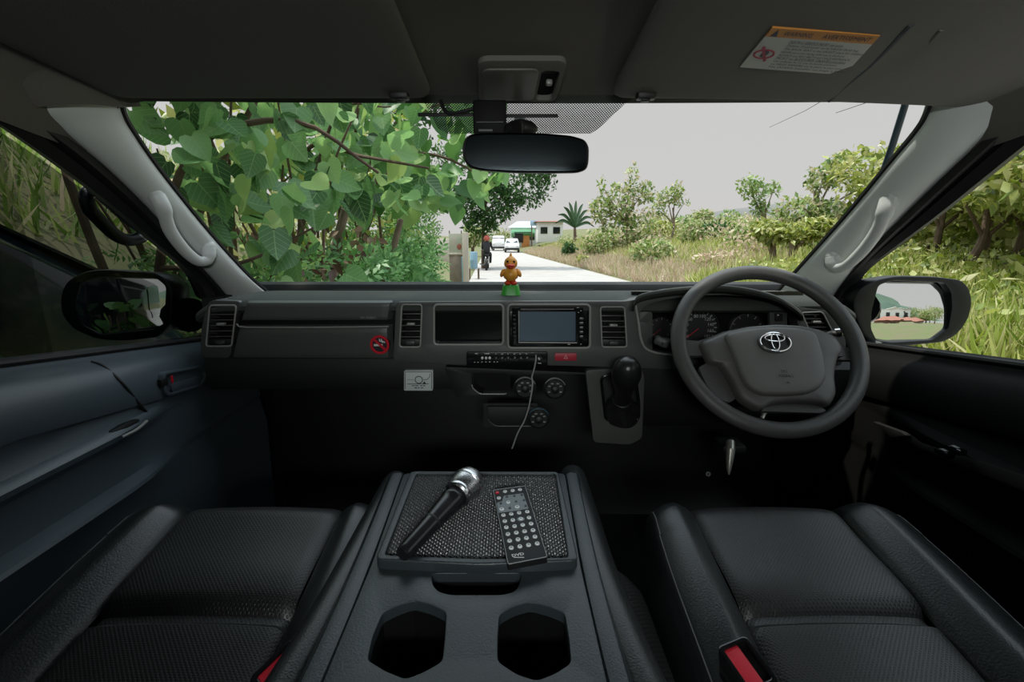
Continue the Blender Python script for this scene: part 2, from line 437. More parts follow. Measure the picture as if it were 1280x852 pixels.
def pillar(name, W, Sx, label, sgn):
    W, Sx = bez(W, 42), bez(Sx, 42)
    rows = []
    lip = [p + Vector((sgn * .004, .02, .0)) for p in W]
    rows.append(lip); rows.append(W)
    for t in (.08, .25, .5, .75, .93):
        bulge = .016 * math.sin(math.pi * t) ** .6
        rows.append([a.lerp(b, t) + Vector((-sgn * bulge * .7, -bulge, 0)) for a, b in zip(W, Sx)])
    rows.append(Sx); rows.append([p + Vector((sgn * .02, .012, 0)) for p in Sx])
    o = MB().grid(rows, .0).done(name, M_PILLAR)
    return struct(o, label, 'pillar trim')
pillar('trim_1', LW, LS, 'pale grey windscreen pillar trim at the passenger side', -1)
pillar('trim_2', RW, RS, 'grey windscreen pillar trim at the driver side', 1)
for nm, Sx, Gx, sg, lb in (('trim_3', LS, LG, -1, 'black door frame and rubber seal above the passenger window'), ('trim_4', RS, RG, 1, 'black door frame and rubber seal above the driver window')):
    a, b = bez(Sx, 42), bez(Gx, 42)
    rows = [[p + Vector((sg * .022, .015, 0)) for p in a], [p + Vector((sg * .004, .003, -.006)) for p in a], [p.lerp(q, .35) + Vector((-sg * .006, 0, -.004)) for p, q in zip(a, b)],
            [p.lerp(q, .45) + Vector((sg * .012, 0, 0)) for p, q in zip(a, b)], [p.lerp(q, .6) + Vector((-sg * .002, 0, 0)) for p, q in zip(a, b)], b, [q + Vector((sg * .05, .02, .02)) for q in b],
            [p + Vector((sg * .075, .06, .05)) for p in a]]
    struct(MB().grid(rows).done(nm, M_RUBBER), lb, 'door frame')
# thin black gasket along the windscreen sides
for nm, W, lb in (('trim_5', LW, 'black windscreen gasket along the passenger pillar'), ('trim_6', RW, 'black windscreen gasket along the driver pillar')):
    struct(MB().tube([p + WN * -.004 for p in bez(W, 42)], .006, 6).done(nm, M_RUBBER), lb, 'gasket')

# cloth corners joining the pillars to the headliner
for nm, W, Sx, Gx, sg, lb in (('trim_10', LW, LS, LG, -1, 'grey cloth corner of the headliner above the passenger pillar'), ('trim_11', RW, RS, RG, 1, 'grey cloth corner of the headliner above the driver pillar')):
    low = [W[0] + Vector((-sg * .02, .03, .01)), W[0] + Vector((-sg * .004, 0, 0)), W[0].lerp(Sx[0], .33) + Vector((-sg * .017, -.022, 0)), W[0].lerp(Sx[0], .7) + Vector((-sg * .016, -.021, 0)), Sx[0] + Vector((-sg * .004, -.005, 0)), Sx[0].lerp(Gx[0], .5), Gx[0]]
    low = [p + Vector((0, 0, -.006)) for p in low]
    mid_ = [p + Vector((-sg * (.012 + .01 * i / 6), -.045 - .01 * i, .035 + .004 * i)) for i, p in enumerate(low)]
    up = [Vector((XC + sg * (.66 + .19 * i / 6), .93 - .07 * i, H + .30 + .015 * i / 6)) for i in range(7)]
    cols_ = [bez([a, b, c], 10) for a, b, c in zip(low, mid_, up)]
    rows = [list(bez([c[k] for c in cols_], 24)) for k in range(len(cols_[0]))]
    struct(MB().grid(rows).done(nm, M_HEAD), lb, 'headliner corner')
# headliner: front lip, slope and the flat roof going back
def head_z(y):
    if y > .99: return .262
    if y > .72: return .268 + (.99 - y) / .27 * .046
    return .314 + min(1, (.72 - y) / .5) * (CEIL - .314)
rows = []
ys = [1.03, 1.0, .985, .97, .93, .86, .79, .72, .6, .45, .3, 0, -.8, -1.8, -2.7]
for y in ys:
    r_ = []
    for u in np.linspace(-1, 1, 41):
        x = XC + u * .90
        edge = max(0, (abs(u) - .86) / .14) ** 2 * .10
        zz = head_z(y) - edge - (0.0 if y < .9 else .0)
        if y > 1.01: zz += .03
        r_.append(R(x, y - .02 * u * u * (1 if y > .7 else 0), zz))
    rows.append(r_)
ceil_o = MB().grid(rows).done('ceiling', M_HEAD)
struct(ceil_o, 'beige grey cloth headliner above the windscreen', 'headliner')
# outer roof skin closes the top against light
mb = MB(); mb.grid([[R(XC - 1.0, y, z), R(XC - .6, y, z + .05), R(XC, y, z + .06), R(XC + .6, y, z + .05), R(XC + 1.0, y, z)] for y, z in ((1.03, .29), (.9, .35), (.6, .40), (-2.8, .42))])
struct(mb.done('trim_7', M_METAL), 'dark outer roof skin of the van', 'roof')
for nm, x, sg, lb in (('trim_8', XC - .885, -1, 'dark roof rail lining above the passenger window'), ('trim_9', XC + .885, 1, 'dark roof rail lining above the driver window')):
    rows = [[R(x - sg * .06, y, z + .13), R(x, y, z + .05), R(x + sg * .01, y, z), R(x + sg * .06, y, z), R(x + sg * .11, y, z + .22)] for y, z in ((.93, .20), (.86, .215), (.75, .24), (.6, .25), (.3, .255), (-.1, .255), (-2.7, .255))]
    struct(MB().grid(rows).done(nm, M_RUBBER), lb, 'roof rail')

# floor, bulkhead, rear walls
struct(MB().box((XC, -.65, FLOORZ - .03), (1.86, 4.3, .06)).done('floor', mat('floor_mat', (.012, .012, .012), .9, bump=(200, .5))), 'black carpet floor of the van cabin', 'floor')
struct(MB().box((XC, 1.56, .93), (1.90, .06, 1.08), bev=.02).box((XC - .90, 1.45, 1.0), (.04, .32, .90)).box((XC + .90, 1.45, 1.0), (.04, .32, .90)).box((XC, 1.50, 1.41), (1.86, .12, .03)).done('wall_front', M_RUBBER), 'bulkhead under the windscreen', 'bulkhead')
def yz(x): return lambda u, v, w_: Vector((x + w_, u, v))
for nm, x, sg, lb in (('wall_left', XC - .93, 1, 'side wall of the van behind the passenger door'), ('wall_right', XC + .93, -1, 'side wall of the van behind the driver door')):
    hz = [rrect(-1.25, H - .28, -.25, H + .22, .05), rrect(-2.55, H - .28, -1.4, H + .22, .05)]
    struct(MB().plate([(-2.75, .60), (-.02, .60), (-.02, H + .36), (-2.75, H + .36)], hz, yz(x), -.02, .02).done(nm, M_METAL), lb, 'wall')
mb = MB(); mb.plate([(XC - .95, .60), (XC + .95, .60), (XC + .95, H + .40), (XC - .95, H + .40)], [rrect(XC - .7, H - .35, XC + .7, H + .22, .06)], lambda u, v, w_: Vector((u, -2.75 + w_, v)), -.02, .02)
struct(mb.done('wall_back', M_METAL), 'tailgate of the van with its rear window', 'tailgate')
struct(MB().box((XC, -2.75, H - .065), (1.44, .005, .6)).done('window_4', G_REAR), 'rear window of the van', 'window')
for nm, x, y0, y1, lb in (('window_5', XC - .93, -1.3, -.2, 'side window behind the passenger door'), ('window_6', XC + .93, -1.3, -.2, 'side window behind the driver door'), ('window_7', XC - .93, -2.6, -1.35, 'rearmost side window on the passenger side'), ('window_8', XC + .93, -2.6, -1.35, 'rearmost side window on the driver side')):
    struct(MB().box((x, (y0 + y1) / 2, H - .03), (.005, y1 - y0, .55)).done(nm, G_REAR), lb, 'window')

# windscreen glass: slightly bowed sheet
rows = []
for t in np.linspace(0, 1, 12):
    p = WB.lerp(WT, float(t)) + wd * (.03 if t == 1 else -.03 if t == 0 else 0)
    rows.append([p + Vector((XC + u * .88, 0, 0)) - WN * (.030 * (1 - u * u) + .006) for u in np.linspace(-1, 1, 21)])
w1 = struct(MB().grid(rows).done('window_1', G_FRONT), 'large clear windscreen over the dashboard', 'windscreen')
# dotted shade band at the top centre, a print on the inside of the glass
mb = MB(); P_ = [ws(520, 112, -.002), ws(812, 112, -.002), ws(783, 128, -.002), ws(748, 161, -.002), ws(738, 167, -.002), ws(560, 167, -.002), ws(548, 161, -.002), ws(530, 128, -.002)]
mb.bm.faces.new([mb.bm.verts.new(p) for p in P_])
b = mb.done('shade_band', M_DOTS, w1, smooth=False); b['label'] = 'grey dotted shade band'
struct(MB().grid([[*[p + Vector((-.02, 0, 0)) for p in bez(LG, 20)]], [Vector((-.905, p.y, 1.30)) for p in bez(LG, 20)]]).grid([[Vector((-.905, .87, H + .20)), Vector((-.905, -.05, H + .26))], [Vector((-.905, .87, 1.30)), Vector((-.905, -.05, 1.30))]]).done('window_2', G_LEFT), 'dark tinted passenger door window', 'window')
struct(MB().grid([[*[p + Vector((.02, 0, 0)) for p in bez(RG, 20)]], [Vector((.975, p.y, 1.30)) for p in bez(RG, 20)]]).grid([[Vector((.975, .87, H + .20)), Vector((.975, -.05, H + .26))], [Vector((.975, .87, 1.30)), Vector((.975, -.05, 1.30))]]).done('window_3', G_RIGHT), 'clear driver door window', 'window')

# ------------------------------------------------------------------ doors
def door(name, sg, x0, label, M, sill):
    """sg -1 left, +1 right; x0 the glass plane; profile swept along Y"""
    d = bpy.data.objects.new(name, None); COL.objects.link(d); struct(d, label, 'door')
    prof = [(.055, -1.0), (.055, .02), (.0, .012), (-.012, .0), (-.03, -.008), (-.052, -.022), (-.066, -.05), (-.072, -.085), (-.068, -.105)]
    def row(y):
        t = (y - .1) / 1.25; s_ = sill(y)
        return [R(x0 + sg * a, y, s_ + b) if b > -.9 else R(x0 + sg * a, y, -.98) for a, b in prof]
    ys = np.linspace(-.05, 1.40, 30)
    MB().grid([row(y) for y in ys]).done('upper_panel', M, d)
    # armrest and lower panel
    prof2 = [(-.066, -.105, 0), (-.060, -.118, 0), (-.062, -.14, 0), (-.071, -.158, 1), (-.085, -.163, 1), (-.091, -.170, 1), (-.089, -.180, 1), (-.075, -.190, 1), (-.066, -.20, 0), (-.064, -.25, 0),
             (-.07, -.275, 0), (-.098, -.285, 2), (-.102, -.292, 2), (-.096, -.30, 2), (-.08, -.36, 0), (-.07, -.70, 0), (0.02, -.72, 0)]
    def row2(y):
        s_ = sill(.7); fa = max(0., min(1., (1.06 - y) / .20)); fa = fa * fa * (3 - 2 * fa); fb = max(0., min(1., (1.06 - y) / .20)); fb = fb * fb * (3 - 2 * fb)
        r_ = []
        for a, b, k in prof2:
            if k == 1: a = -.062 + (a + .062) * fa
            if k == 2: a = -.066 + (a + .066) * fb
            r_.append(R(x0 + sg * a, y, (s_ if b < -.12 else sill(y) if b > -.11 else (s_ + sill(y)) / 2) + b))
        return r_
    MB().grid([row2(y) for y in ys]).done('armrest_panel', M, d)
    MB().box((x0 + sg * .05, .66, .98), (.03, 1.42, .72), bev=.01).done('outer_skin', M_METAL, d)
    MB().tube([R(x0 + sg * .0, y, sill(y) + .016) for y in np.linspace(-.05, 1.38, 20)], .007, 8).done('window_seal', M_RUBBER, d)
    return d
sillL = lambda y: -.222 - .075 * max(0, (y - .7)) / .55
sillR = lambda y: -.235 - .070 * max(0, (y - .7)) / .55
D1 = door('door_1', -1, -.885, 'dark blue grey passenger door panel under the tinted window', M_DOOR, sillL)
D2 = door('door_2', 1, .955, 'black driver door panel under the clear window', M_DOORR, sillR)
def surfL(px, py):
    P_ = [(.0, .012), (-.012, .0), (-.03, -.008), (-.052, -.022), (-.066, -.05), (-.072, -.085), (-.068, -.105), (-.060, -.118)]
    best = None
    for X_ in np.linspace(-.89, -.80, 60):
        p = at(px, py, X=float(X_)); b_ = p.z - H - sillL(p.y)
        a_ = np.interp(-b_, [-q[1] for q in P_], [q[0] for q in P_]); e_ = abs(X_ - (-.885 - a_))
        if best is None or e_ < best[0]: best = (e_, p)
    return best[1]
# diagonal joint between the two halves of the passenger panel
XD = -.815
mb = MB(); mb.tube(bez([surfL(114, 452), surfL(130, 458), surfL(152, 478), surfL(175, 506), surfL(194, 527)], 20), .0032, 8); mb.done('panel_joint', M_RUBBER, D1)
# inside handle in its recess
def lx(px, py): q = at(px, py, X=XD); return (q.y, q.z)
fr = lambda u, v, w_: Vector((XD + w_, u, v))
ho = roundpoly([lx(198, 466), lx(252, 456), lx(260, 466), lx(252, 482), lx(206, 496), lx(201, 488)], .02)
hi = roundpoly([lx(202, 469), lx(249, 460), lx(255, 467), lx(248, 479), lx(209, 491), lx(205, 485)], .016)
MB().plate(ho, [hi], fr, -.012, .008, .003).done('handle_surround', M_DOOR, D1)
MB().plate(hi, [], fr, -.02, -.004).done('handle_recess', M_VENT, D1)
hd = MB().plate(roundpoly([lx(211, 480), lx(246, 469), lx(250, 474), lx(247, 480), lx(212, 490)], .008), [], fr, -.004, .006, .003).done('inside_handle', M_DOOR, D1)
MB().box((XD + .004, lx(204, 477)[0] - .006, lx(205, 476)[1]), (.01, .022, .02), bev=.003).done('lock_slider', M_DARK, hd)
q = MB().box((XD + .0095, lx(210, 474)[0], lx(210, 474)[1]), (.002, .006, .018), bev=.0005).done('lock_mark', M_RED, hd); q['label'] = 'red lock mark'
# pull cup in the armrest top
pc = at(160, 536, X=-.80)
mb = MB(); mb.ell(pc + Vector((-.010, 0, .002)), (.010, .045, .010), seg=20); mb.done('pull_cup', M_VENT, D1)
mb = MB(); mb.tube(bez([pc + Vector((.012, -.03, -.004)), pc + Vector((.018, .0, -.001)), pc + Vector((.012, .035, .003))], 10), .003, 8); mb.done('pull_cup_rim', M_TRIMEDGE, D1)
# driver switch panel
sw = lambda px, py: at(px, py, X=.86)
a0, a1 = sw(1098, 528), sw(1290, 610)
ax = (a1 - a0).normalized(); 
P0 = [(1097, 527), (1137, 541), (1150, 552), (1290, 596), (1290, 618), (1200, 582), (1125, 551)]
MB().plate([lx_ for lx_ in [(sw(*p).y, sw(*p).z) for p in P0]], [], lambda u, v, w_: Vector((.86 - w_ * .8, u, v + w_ * .6)), -.03, .0, .003).done('switch_panel', mat('switch_panel_plastic', (.05, .047, .043), .45), D2)
q = MB().plate([(sw(*p).y, sw(*p).z) for p in [(1098, 527), (1134, 540), (1139, 544), (1121, 547)]], [], lambda u, v, w_: Vector((.852 - w_, u, v)), -.008, .004, .001).done('door_grip_cap', mat('grip_cap', (.20, .165, .14), .4), D2); q['label'] = 'tan sheen grip cap'  # warm sunlight painted into the cap colour
for px, py in ((1181, 566), (1195, 562)):
    s0 = at(px, py, X=.845)
    k = MB().box(s0, (.018, .030, .012), rot=Euler((0, 0, 0)), bev=.004).done('window_switch', M_GLOSSBLK, D2)
    MB().box(s0 + Vector((-.003, .0, .0065)), (.008, .012, .001)).done('switch_mark', M_GREYP, k)

# ================================================================== DASHBOARD
YF = 1.12
DB = thing('dashboard', 'long dark grey dashboard running under the windscreen', 'dashboard', (XC, 1.2, FLOORZ))
def FX(px, py): p = at(px, py, Y=YF); return (p.x, p.z)
def ff(u, v, w_): return Vector((u, YF - w_, v))
def rr(a, b, c, d, r=3): 
    return [FX(*p) for p in rrect(a, b, c, d, r)]
def PX(L): return [FX(*p) for p in L]
# upper pad sweep
prof = [(1.50, -.20), (1.44, -.168), (1.36, -.156), (1.28, -.150), (1.20, -.1485), (1.16, -.150), (1.135, -.1535), (1.122, -.159), (1.1165, -.167), (1.118, -.178), (1.13, -.185)]
rows = []
for x in np.linspace(-.80, .87, 60):
    e = max(0, (abs(x - XC) - .74) / .095); dr = .03 * min(1, e) ** 2
    rows.append([R(x, y + dr * (.6 if y < 1.3 else 0), z - dr) for y, z in prof])
MB().grid(rows).done('upper_pad', M_DASHTOP, DB)
# defroster slot line on the pad
MB().box(R(XC - .32, 1.36, -.1555), (.5, .012, .004)).box(R(XC + .1, 1.36, -.1555), (.22, .012, .004)).done('defroster_grille', M_VENT, DB)

VL = [(503, 380), (528, 380), (526, 433), (500, 433)]
VR = [(750, 383), (780, 383), (783, 433), (752, 433)]
SC1 = rrect(543, 380, 629, 430, 5); SC2 = rrect(635, 380, 737, 434, 5)
V0 = [(264, 381), (297, 381), (291, 432), (259, 432)]
VO = [(1000, 390), (1026, 389), (1040, 416), (1012, 417)]
INST = [(797, 392), (806, 381), (830, 374), (870, 369), (905, 368), (940, 371), (970, 379), (988, 389), (996, 402), (998, 445), (848, 444), (812, 439), (802, 428)]
fascia_out = [(496, 377), (640, 376), (782, 376), (793, 374), (830, 363), (870, 359), (905, 358.5), (940, 363), (970, 371), (1000, 384), (1034, 388), (1048, 402), (1056, 430), (1050, 456), (830, 460), (700, 456), (560, 454), (492, 450)]
fh = [PX(roundpoly(VL, 4)), PX(roundpoly(VR, 4)), PX(SC1), PX(SC2), PX(roundpoly(INST, 8)), PX(roundpoly(VO, 5))]
MB().plate(PX(roundpoly(fascia_out, 5)), fh, ff, -.03, .006, .0035, 3).done('centre_fascia', M_DASH, DB)
# left end
MB().plate(PX(roundpoly([(262, 375), (303, 376), (294, 400), (289, 447), (252, 446), (253, 410)], 7)), [PX(roundpoly(V0, 5))], ff, -.04, .004, .0035, 3).done('end_fascia', M_DASH, DB)
# airbag cover and glovebox door: bulged panels
def bulged(name, quad, depth, M, n=14, drop=0.):
    A, B, C, D = [Vector(FX(*p)) for p in quad]
    rows = []
    for i in range(n + 1):
        v = i / n; r_ = []
        for j in range(41):
            u = j / 40
            p = A.lerp(B, u).lerp(D.lerp(C, u), v)
            k = (max(0, 1 - (2 * u - 1) ** 40)) * (max(0, 1 - (2 * v - 1) ** 8)) ** .5
            r_.append(ff(p.x, p.y, -.012 + (.012 + depth) * k))
        rows.append(r_)
    return MB().grid(rows).done(name, M, DB)
bulged('airbag_cover', [(307, 376), (493, 376), (489, 401), (299, 401)], .010, M_DASH)
bulged('glovebox_door', [(297, 407), (489, 406), (491, 450), (287, 449)], .008, M_DASH)
MB().box(Vector((*[(FX(300, 404)[0] + FX(488, 404)[0]) / 2], YF + .03, FX(390, 404)[1])), (.40, .03, .05)).done('glovebox_gap', M_VENT, DB)
mb = MB(); mb.tube([ff(*FX(px, py), .004) for px, py in ((297, 404), (300, 407.5), (310, 408.5), (400, 408.5), (486, 407.5))], .0022, 8); mb.done('glovebox_lip', M_TRIMEDGE, DB)
mb = MB(); text_into(mb, 'SRS AIRBAG', .0075, lambda u, v, w_: ff(FX(462, 396)[0] + u, FX(462, 396)[1] + v, .0106 + w_)); q = mb.done('airbag_lettering', M_GREYP, DB, smooth=False)
# lower left pad, set back, and its dark undertray
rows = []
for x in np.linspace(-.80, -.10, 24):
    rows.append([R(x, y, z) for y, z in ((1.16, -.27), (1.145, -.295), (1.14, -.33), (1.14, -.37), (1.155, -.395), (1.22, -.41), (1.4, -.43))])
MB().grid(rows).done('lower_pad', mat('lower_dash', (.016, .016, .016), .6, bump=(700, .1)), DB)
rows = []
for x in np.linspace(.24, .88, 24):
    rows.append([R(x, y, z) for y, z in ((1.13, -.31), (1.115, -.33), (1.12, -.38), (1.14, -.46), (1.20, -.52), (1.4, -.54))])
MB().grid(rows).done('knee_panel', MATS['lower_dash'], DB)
# centre stack under the fascia
stack = [(492, 452), (700, 462), (830, 468), (812, 556), (735, 560), (690, 548), (600, 545), (580, 500), (560, 470)]
BIN = [(590, 466), (634, 466), (634, 492), (600, 492), (590, 484)]
PNL = [(608, 508), (668, 508), (668, 532), (620, 532), (611, 526)]
SHF = [(750, 470), (762, 465), (780, 464), (793, 470), (797, 500), (797, 522), (756, 523)]
stack = [(555, 458), (700, 464), (830, 470), (812, 560), (735, 562), (690, 560), (590, 556), (572, 500)]
MB().plate(PX(roundpoly(stack, 4)), [PX(roundpoly(BIN, 4)), PX(roundpoly(PNL, 3)), PX(roundpoly(SHF, 6))], ff, -.05, .002, .003).done('centre_stack', mat('stack_plastic', (.008, .008, .008), .6, bump=(700, .1)), DB)
def recess(name, polys, w0, M):
    mb = MB()
    for p in polys: mb.plate(PX(p), [], ff, w0 - .004, w0)
    return mb.done(name, M, DB)
recess('storage_bin', [[(586, 462), (638, 462), (638, 496), (586, 496)]], -.05, M_VENT)
recess('screen_recess', [[(540, 377), (632, 377), (632, 433), (540, 433)]], -.018, M_GLOSSBLK)
recess('switch_blank_panel', [[(604, 505), (672, 505), (672, 535), (604, 535)]], -.008, M_DARK)
recess('gear_well', [[(745, 460), (800, 460), (800, 528), (750, 528)]], -.05, M_VENT)
def bezel(name, poly, M=M_TRIMEDGE, r=.0022, w_=.006, parent=DB, part=None):
    P = PX(poly)
    pts = [ff(x, z, w_) for x, z in P]
    if part: pts = pts[part[0]:part[1]]; return MB().tube(pts, r, 8).done(name, M, parent)
    return MB().tube(pts, r, 8, closed=True).done(name, M, parent)
bezel('screen_bezel', SC1, r=.0028); bezel('stereo_bezel', SC2, r=.0028)
bezel('storage_bin_rim', roundpoly(BIN, 4), r=.0016, w_=.002, part=(12, 25))
bezel('switch_panel_rim', roundpoly(PNL, 3), M=M_DASH, r=.0014, w_=.002, part=(12, 25))
MB().tube([ff(*FX(*p), .006) for p in bez([(793, 378), (797, 400), (801, 425), (812, 438), (848, 444), (870, 445)], 24)], .003, 8).done('cluster_bezel', M_TRIMEDGE, DB)
for px, py in ((620, 515), (620, 520), (620, 526), (633, 522)):
    MB().lathe([(.0028, 0), (.0026, .003), (0, .0035)], ff(*FX(px, py), -.008), (0, -1, 0), 12).done('switch_dot', M_GREYP, DB)

def vent(quad, label=None, slats=6, wheel=True):
    q = [Vector(FX(*p)) for p in quad]           # tl tr br bl
    back = MB().plate([tuple(v) for v in q], [], ff, -.045, -.04); 
    hgt = 5 if wheel else 6
    for k in range(slats):
        t = (k + .6) / (slats + (1.4 if wheel else .2))
        a, b = q[0].lerp(q[3], t), q[1].lerp(q[2], t)
        c = (a + b) / 2
        back.box(ff(c.x, c.y, -.012), ((b - a).length * .99, .022, .0022), rot=Euler((rad(-14), 0, 0)), bev=.0008)
    v = back.done('air_vent', M_VENT, DB)
    ring = roundpoly(quad, 4)
    MB().tube([ff(*FX(*p), .005) for p in ring], .0022, 8, closed=True).done('vent_bezel', M_TRIMEDGE, v)
    mb = MB()
    for k in range(slats):
        t = (k + .6) / (slats + (1.4 if wheel else .2))
        a, b = q[0].lerp(q[3], t), q[1].lerp(q[2], t); c = (a + b) / 2
        mb.box(ff(c.x, c.y - .001, .0), ((b - a).length * .96, .002, .0026), bev=.0008)
    mb.done('slat_edges', mat('slat_edge', (.10, .10, .095), .4), v)
    t = .45; a, b = q[0].lerp(q[3], t), q[1].lerp(q[2], t); c = (a + b) / 2
    MB().box(ff(c.x, c.y, .004), (.020, .012, .006), bev=.002).done('vent_tab', M_TRIMEDGE, v)
    if wheel:
        t0 = .83; a, b = q[0].lerp(q[3], t0), q[1].lerp(q[2], t0); d = (q[3] - q[0]).length * .16; c = (a + b) / 2
        pl = MB().box(ff(c.x, c.y - d * .45, -.006), ((b - a).length * .97, .010, d * .95), bev=.001).done('vent_wheel_plate', M_DARK, v)
        MB().box(ff(c.x, c.y - d * .45, .001), (.022, .010, d * .55), bev=.002).done('vent_wheel', M_DASH, v)
    return v
vent(VL); vent(VR); vent(V0); vent(VO, slats=5, wheel=False)
# hazard button
MB().plate(rr(693, 440, 720, 449, 1.2), [], ff, 0, .0125, .0015).done('hazard_button', M_REDBTN, DB)
c0 = FX(706.5, 444.5)
mb = MB(); tri = [(c0[0] - .006, c0[1] - .0045), (c0[0] + .006, c0[1] - .0045), (c0[0], c0[1] + .006)]; tin = [(c0[0] - .0033, c0[1] - .003), (c0[0] + .0033, c0[1] - .003), (c0[0], c0[1] + .003)]
mb.plate(tri, [tin], ff, .0125, .0130).done('hazard_triangle', mat('hazard_print', (.75, .35, .35), .5), DB)
# climate knobs
def knob(px, py, rpx, blue=False):
    c = FX(px, py); r = rpx / F * YF
    k = MB().lathe([(r * 1.22, 0), (r * 1.22, .004), (r * 1.1, .006), (r, .007), (r * .98, .012), (r * .9, .0135), (0, .0135)], ff(*c, .002), (0, -1, 0), 36).done('climate_knob', M_DARK, DB)
    MB().tube([ff(c[0] + r * 1.12 * math.cos(a), c[1] + r * 1.12 * math.sin(a), .0075) for a in np.linspace(rad(20), rad(150), 20)], .0012, 6).done('knob_rim', mat('knob_blue', (.01, .10, .16), .4) if blue else M_TRIMEDGE, k)
    mb = MB()
    for a in (30, 65, 115, 150, 205, 335):
        mb.box(ff(c[0] + r * .68 * math.cos(rad(a)), c[1] + r * .68 * math.sin(rad(a)), .0157), (r * .26, .0008, r * .13), bev=0)
    mb.done('knob_marks', M_GREYP, k)
    MB().lathe([(r * .42, .0135), (r * .40, .020), (r * .2, .023), (0, .0235)], ff(*c, .002), (0, -1, 0), 24).done('knob_grip', M_DARK, k)
knob(656, 483, 12.5); knob(693, 484, 12.5); knob(673, 521, 12.5, True)
# shifter surround
out = [(731, 461), (800, 458), (804, 470), (801, 545), (786, 553), (741, 550)]
MB().plate(PX(roundpoly(out, 5)), [PX(roundpoly(SHF, 6))], ff, -.01, .012, .004, 3).done('shifter_panel', mat('shifter_plastic', (.080, .082, .077), .42, bump=(700, .1)), DB)
bezel('shifter_bezel', roundpoly(SHF, 6), M=M_GLOSSBLK, r=.004, w_=.012)

# instrument hood and cluster
sil = [(792, 379), (799, 368), (830, 361), (870, 357), (905, 356), (940, 360.5), (970, 369), (992, 381), (1004, 391)]
sil = [tuple(v) for v in bez([Vector((*p, 0)) for p in sil], 48)]
rowsf = lambda y, dy, sc=1.: [at(898 + (p[0] - 898) * sc, p[1] + dy, Y=y) for p in sil]
rows = [[at(p[0], max(p[1] + 1.5, 364), Y=1.38) for p in sil], rowsf(1.24, 1.6), rowsf(1.12, .6), rowsf(1.065, 0), rowsf(1.052, 1.5), rowsf(1.05, 4), rowsf(1.056, 7.5), rowsf(1.075, 9.5), rowsf(1.13, 10), rowsf(1.20, 10)]
MB().grid(rows).done('instrument_hood', M_DASHTOP, DB)
cl = MB().plate([(at(p[0], p[1], Y=1.19).x, at(p[0], p[1], Y=1.19).z) for p in [(790, 364), (1004, 364), (1004, 450), (790, 450)]], [], lambda u, v, w_: Vector((u, 1.19 - w_, v)), -.01, 0).done('instrument_cluster', M_GLOSSBLK, DB)
def gauge(px, py, rpx, n, nums=()):
    c = at(px, py, Y=1.19); r = rpx / F * 1.19
    g = MB().lathe([(r, 0), (r, .006), (r * .95, .007), (r * .93, .002), (0, .002)], c, (0, -1, 0), 40).done('gauge', M_DARK, cl)
    mb = MB()
    for k in range(n):
        a = rad(220 - 260 * k / (n - 1)); d = Vector((math.cos(a), 0, math.sin(a)))
        mb.box(c + d * r * .84 + Vector((0, -.0035, 0)), (r * .16, .0006, r * .03), rot=Euler((0, -a, 0)))
    for txt, k in nums:
        a = rad(220 - 260 * k / (n - 1)); pos = c + Vector((math.cos(a), 0, math.sin(a))) * r * .62 + Vector((0, -.0035, 0))
        text_into(mb, txt, r * .22, lambda u, v, w_: pos + Vector((u, 0, v)))
    mb.done('gauge_marks', mat('gauge_print', (.45, .45, .45), .6), g, smooth=False)
    MB().box(c + Vector((-r * .3, -.005, -r * .25)), (r * .8, .001, r * .04), rot=Euler((0, rad(-40), 0))).done('gauge_needle', M_REDBTN, g)
gauge(872, 410, 26, 19, [(str(k * 20), k * 2) for k in range(10)]); gauge(826, 410, 15, 9); gauge(932, 412, 22, 9)
# blank switches beside the cluster and the switch at its right
MB().plate(rr(797, 384, 817, 440, 3), [], ff, -.02, -.010, .001).done('switch_plate', M_DASH, DB)
for y0, y1 in ((388, 402), (404, 420)):
    MB().plate(rr(800, y0, 814, y1, 1), [], ff, -.010, -.006, .001).done('blank_switch', M_DASH, DB)
k = MB().plate(rr(965, 386, 987, 410, 1), [], ff, -.02, -.010, .002).done('mirror_switch', M_DASH, DB)
MB().plate(rr(971, 392, 980, 402, 1.5), [], ff, -.010, -.005, .001).done('switch_knob', M_DARK, k)
MB().box(ff(*FX(974, 394), -.0047), (.004, .0005, .003)).done('switch_mark', M_WHITE, k)

# ------------------------------------------------------------------ stereo
ST = thing('car_stereo', 'double height car stereo with blank blue grey touch screen', 'stereo', ff(*FX(686, 434), 0))
MB().plate(rr(636.5, 381, 736, 433, 2), [], ff, -.03, -.004, .001).done('body', M_GLOSSBLK, ST)
MB().plate(rr(640, 382, 729, 433, 2), [rr(648, 389, 720, 427, 1)], ff, -.004, .003, .001).done('faceplate', M_GLOSSBLK, ST)
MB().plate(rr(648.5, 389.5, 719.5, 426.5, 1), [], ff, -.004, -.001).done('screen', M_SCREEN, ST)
MB().tube([ff(*FX(648.5, 388), .003), ff(*FX(648.5, 427.5), .003), ff(*FX(721, 428), .003)], .0014, 6).done('screen_edge', mat('stereo_edge', (.5, .48, .44), .3), ST)
MB().tube([ff(*FX(651, 386), .003), ff(*FX(717, 386), .003)], .0012, 6).done('disc_slot_edge', M_TRIMEDGE, ST)
MB().plate(rr(650, 383, 719, 385.5, .8), [], ff, -.004, .0032).done('disc_slot', M_VENT, ST)
for k in range(6):
    MB().box(ff(*FX(643, 394 + k * 5.2), .0035), (.007, .002, .005), bev=.0008).done('stereo_button', M_DARK, ST)
for k in range(5):
    MB().box(ff(*FX(726.5, 398 + k * 5.6), .0035), (.009, .003, .006), bev=.001).done('stereo_button', M_DASH, ST)
    MB().box(ff(*FX(726.5, 396.8 + k * 5.6), .0052), (.008, .0006, .0012)).done('stereo_key_mark', M_WHITE, ST)
